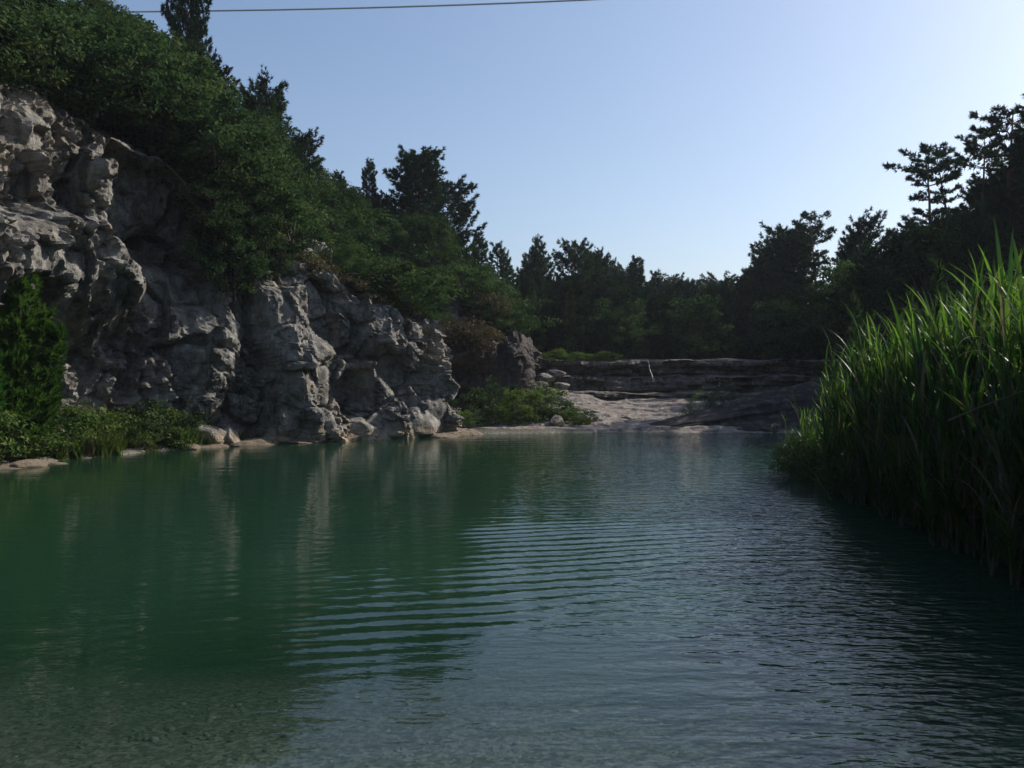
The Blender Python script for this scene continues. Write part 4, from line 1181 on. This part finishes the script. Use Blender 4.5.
for i, (dd, x, y) in enumerate(spots[NI:]):
    v, f, t = protoA[i % 8]
    s_ = reed_h(x, y, dd, rr_) / 2.4
    M = np.array(Matrix.Rotation(rr_.uniform(0, 6.28), 3, 'Z') @ Matrix.Rotation(rr_.gauss(0, .08), 3, 'X')) * s_
    Vs.append(v @ M.T + np.array([x, y, 0.05])); Fs.append(f + off); Ts.append(t); off += len(v)
tag(link('reed_bed', mesh_data('reed_bed', np.concatenate(Vs), np.concatenate(Fs), M_REED, {'tint': np.concatenate(Ts)})), 'thick of the tall green reed bed on the right bank', 'reeds', kind='stuff')

# dead canes and pale dry blades among the reeds
def dead_cane(pts, rad, label, blade=None):
    root = thing('dead_reed', pts[0])
    P = np.array(pts, float) - np.array(pts[0])
    t = np.linspace(0, 1, 8); k = np.linspace(0, 1, len(P))
    P = np.stack([np.interp(t, k, P[:, i]) for i in range(3)], 1)
    tv, tf = tubes([(P, np.linspace(rad, rad * .5, 8))], 5)
    link('stem', mesh_data('stem', tv, tf, M_DEADREED, {'tint': np.full(len(tv), .3)}), root)
    for (u_, a, s_) in blade or []:
        l = link('leaf', DEADLEAF, root); l.location = [float(np.interp(u_, t, P[:, i])) for i in range(3)]
        l.rotation_euler = (0, R(60), a); l.scale = (s_,) * 3
    return tag(root, label, 'reed')
DEADLEAF = mesh_data('leaf', *leaf_strip(.6, .016, 1.6), M_DEADREED, {'tint': np.full(24, .9)})
def W(p, q, D): return (px(p, D), D, CAM_H + (384 - q) / FPX * D)
dead_cane([W(948, 421, 7.6), W(985, 405, 7.4), W(1032, 388, 7.1)], .010, 'brown cane lying slantwise across the dark reeds at the right edge')
dead_cane([W(1002, 390, 6.9), W(990, 352, 7.0), W(977, 325, 7.1)], .006, 'pale bent cane with whitish dry blades in the upper reeds', [(.5, 2.9, .55), (.95, 0.4, .6), (.75, 3.4, .5)])
dead_cane([W(832, 500, 11.9), W(812, 470, 12.4), W(802, 462, 12.8)], .006, 'thin pale cane bent down to the water at the tip of the reeds', [(.95, 3.0, .5)])
dead_cane([W(771, 437, 16.5), W(773, 424, 16.6)], .006, 'forked pale twig standing alone in the water before the reeds', [(.95, 0.3, .35), (.95, 3.0, .35), (.9, 1.4, .3)])
for i, (p, q, D, h, w, k, lab) in enumerate([
    (792, 465, 16.4, .7, .8, 'weed', 'small-leaved weed at the tip of the reed bed over the water'),
    (806, 470, 15.6, .9, .8, 'weed', 'small-leaved weed second from the tip of the reed bed'),
    (822, 478, 14.6, .9, .8, 'weed', 'leafy green weed in front of the tip reeds'),
    (855, 490, 14.4, 3.1, .5, 'plume', 'tall grey-leaved plant sticking up above the tip reeds'),
    (872, 490, 13.6, 2.7, .5, 'plume', 'shorter grey-leaved plant right of the tall one'),
    (912, 490, 12.0, 2.9, .5, 'plume', 'grey-leaved plant against the dark trees in mid reed bed'),
    (936, 500, 10.8, 3.15, .45, 'plume', 'feathery-topped plant below the layered pine in the reeds'),
    (845, 500, 13.2, .7, .8, 'weed', 'low dark weed hanging over the water below the reeds')]):
    plant(k, px(p, D), D, h, lab, 'plant', z=0.05, wide=w * 1.3 if h < 1.5 else w)

# ------------------------------------------------------------------ far wooded ridge
rfar = np.random.default_rng(77)
(v, f, t), _ = crown_broad(401, np.array([2.2, 2.2, 3.4]), np.array([0, 0, 3.0]), 26, 16, 0.55, 1.0)
n_f = 700
fx = rfar.uniform(30, 190, n_f); fy_ = rfar.uniform(230, 425, n_f)
fz = terrain(fx, fy_)
Vf, Ff, Tf = [], [], []
for i in range(n_f):
    a = rfar.uniform(0, 6.28); s_ = rfar.uniform(.8, 1.5)
    c_, n_ = math.cos(a) * s_, math.sin(a) * s_
    q = np.stack([v[:, 0] * c_ - v[:, 1] * n_ + fx[i], v[:, 0] * n_ + v[:, 1] * c_ + fy_[i], v[:, 2] * s_ + fz[i]], 1)
    Vf.append(q); Ff.append(f + i * len(v)); Tf.append(t)
tag(link('far_forest', mesh_data('far_forest', np.concatenate(Vf), np.concatenate(Ff), M_LEAF, {'tint': np.concatenate(Tf)}, smooth=False)), 'far wooded ridge closing the valley', 'forest', kind='stuff')

# ------------------------------------------------------------------ trickle and cable
t = np.linspace(0, 1, 24)
P = np.stack([px(646, 44.4) + 0.16 * t + 0.02 * np.sin(t * 9), 44.15 - 0.75 * t ** 0.6, 2.93 - 1.0 * t], 1)
wv = 0.012 + 0.022 * t + 0.006 * np.sin(t * 23)
V = np.concatenate([P + np.stack([-wv, 0 * wv, 0 * wv], 1), P + np.stack([0 * wv, -0.05 + 0 * wv, 0 * wv], 1), P + np.stack([wv, 0 * wv, 0 * wv], 1)])
F = []
for i in range(23): F += [(i, 24 + i, 24 + i + 1, i + 1), (24 + i, 48 + i, 48 + i + 1, 24 + i + 1)]
M_TRICK = plain_mat('pale_trickle', (0.14, 0.135, 0.125), (0.30, 0.29, 0.28), 14, 0.4)
tag(link('water_trickle', mesh_data('water_trickle', V, np.array(F), M_TRICK)), 'thin pale trickle down the dark rock ledge', 'trickle')

ends = np.array([(-36, 40.2, 18.8), (-13.2, 38.2, 17.72), (2.0, 37.0, 17.72), (46, 33.2, 20.0)])
xs = np.linspace(-36, 46, 60)
cf = np.polyfit(ends[:, 0], ends[:, 2], 2)
P = np.stack([xs, np.interp(xs, ends[:, 0], ends[:, 1]), np.polyval(cf, xs)], 1)
tv, tf = tubes([(P, np.full(60, 0.038))], 6)
M_CABLE = plain_mat('cable_sheath', (0.66, 0.67, 0.69), (0.78, 0.79, 0.8), 20, 0.5)
tag(link('power_cable', mesh_data('power_cable', tv, tf, M_CABLE)), 'grey overhead cable crossing the sky at the top', 'cable')

# ------------------------------------------------------------------ the air
hv = np.array([(x_, y_, z_) for z_ in (-4.5, 75.0) for y_ in (-310, 715) for x_ in (-655, 655)], float)
hf = np.array([(0, 2, 3, 1), (4, 5, 7, 6), (0, 1, 5, 4), (2, 6, 7, 3), (0, 4, 6, 2), (1, 3, 7, 5)])
mh_, nt, out = new_mat('haze')
pv_ = N(nt, 'VolumePrincipled')
pv_.inputs['Color'].default_value = (0.80, 0.88, 1.0, 1)
pv_.inputs['Density'].default_value = 0.00032
pv_.inputs['Anisotropy'].default_value = 0.2
nt.links.new(pv_.outputs[0], out.inputs['Volume'])
tag(link('haze', mesh_data('haze', hv, hf, mh_, smooth=False)), 'thin bluish air over the valley', 'haze', kind='stuff')
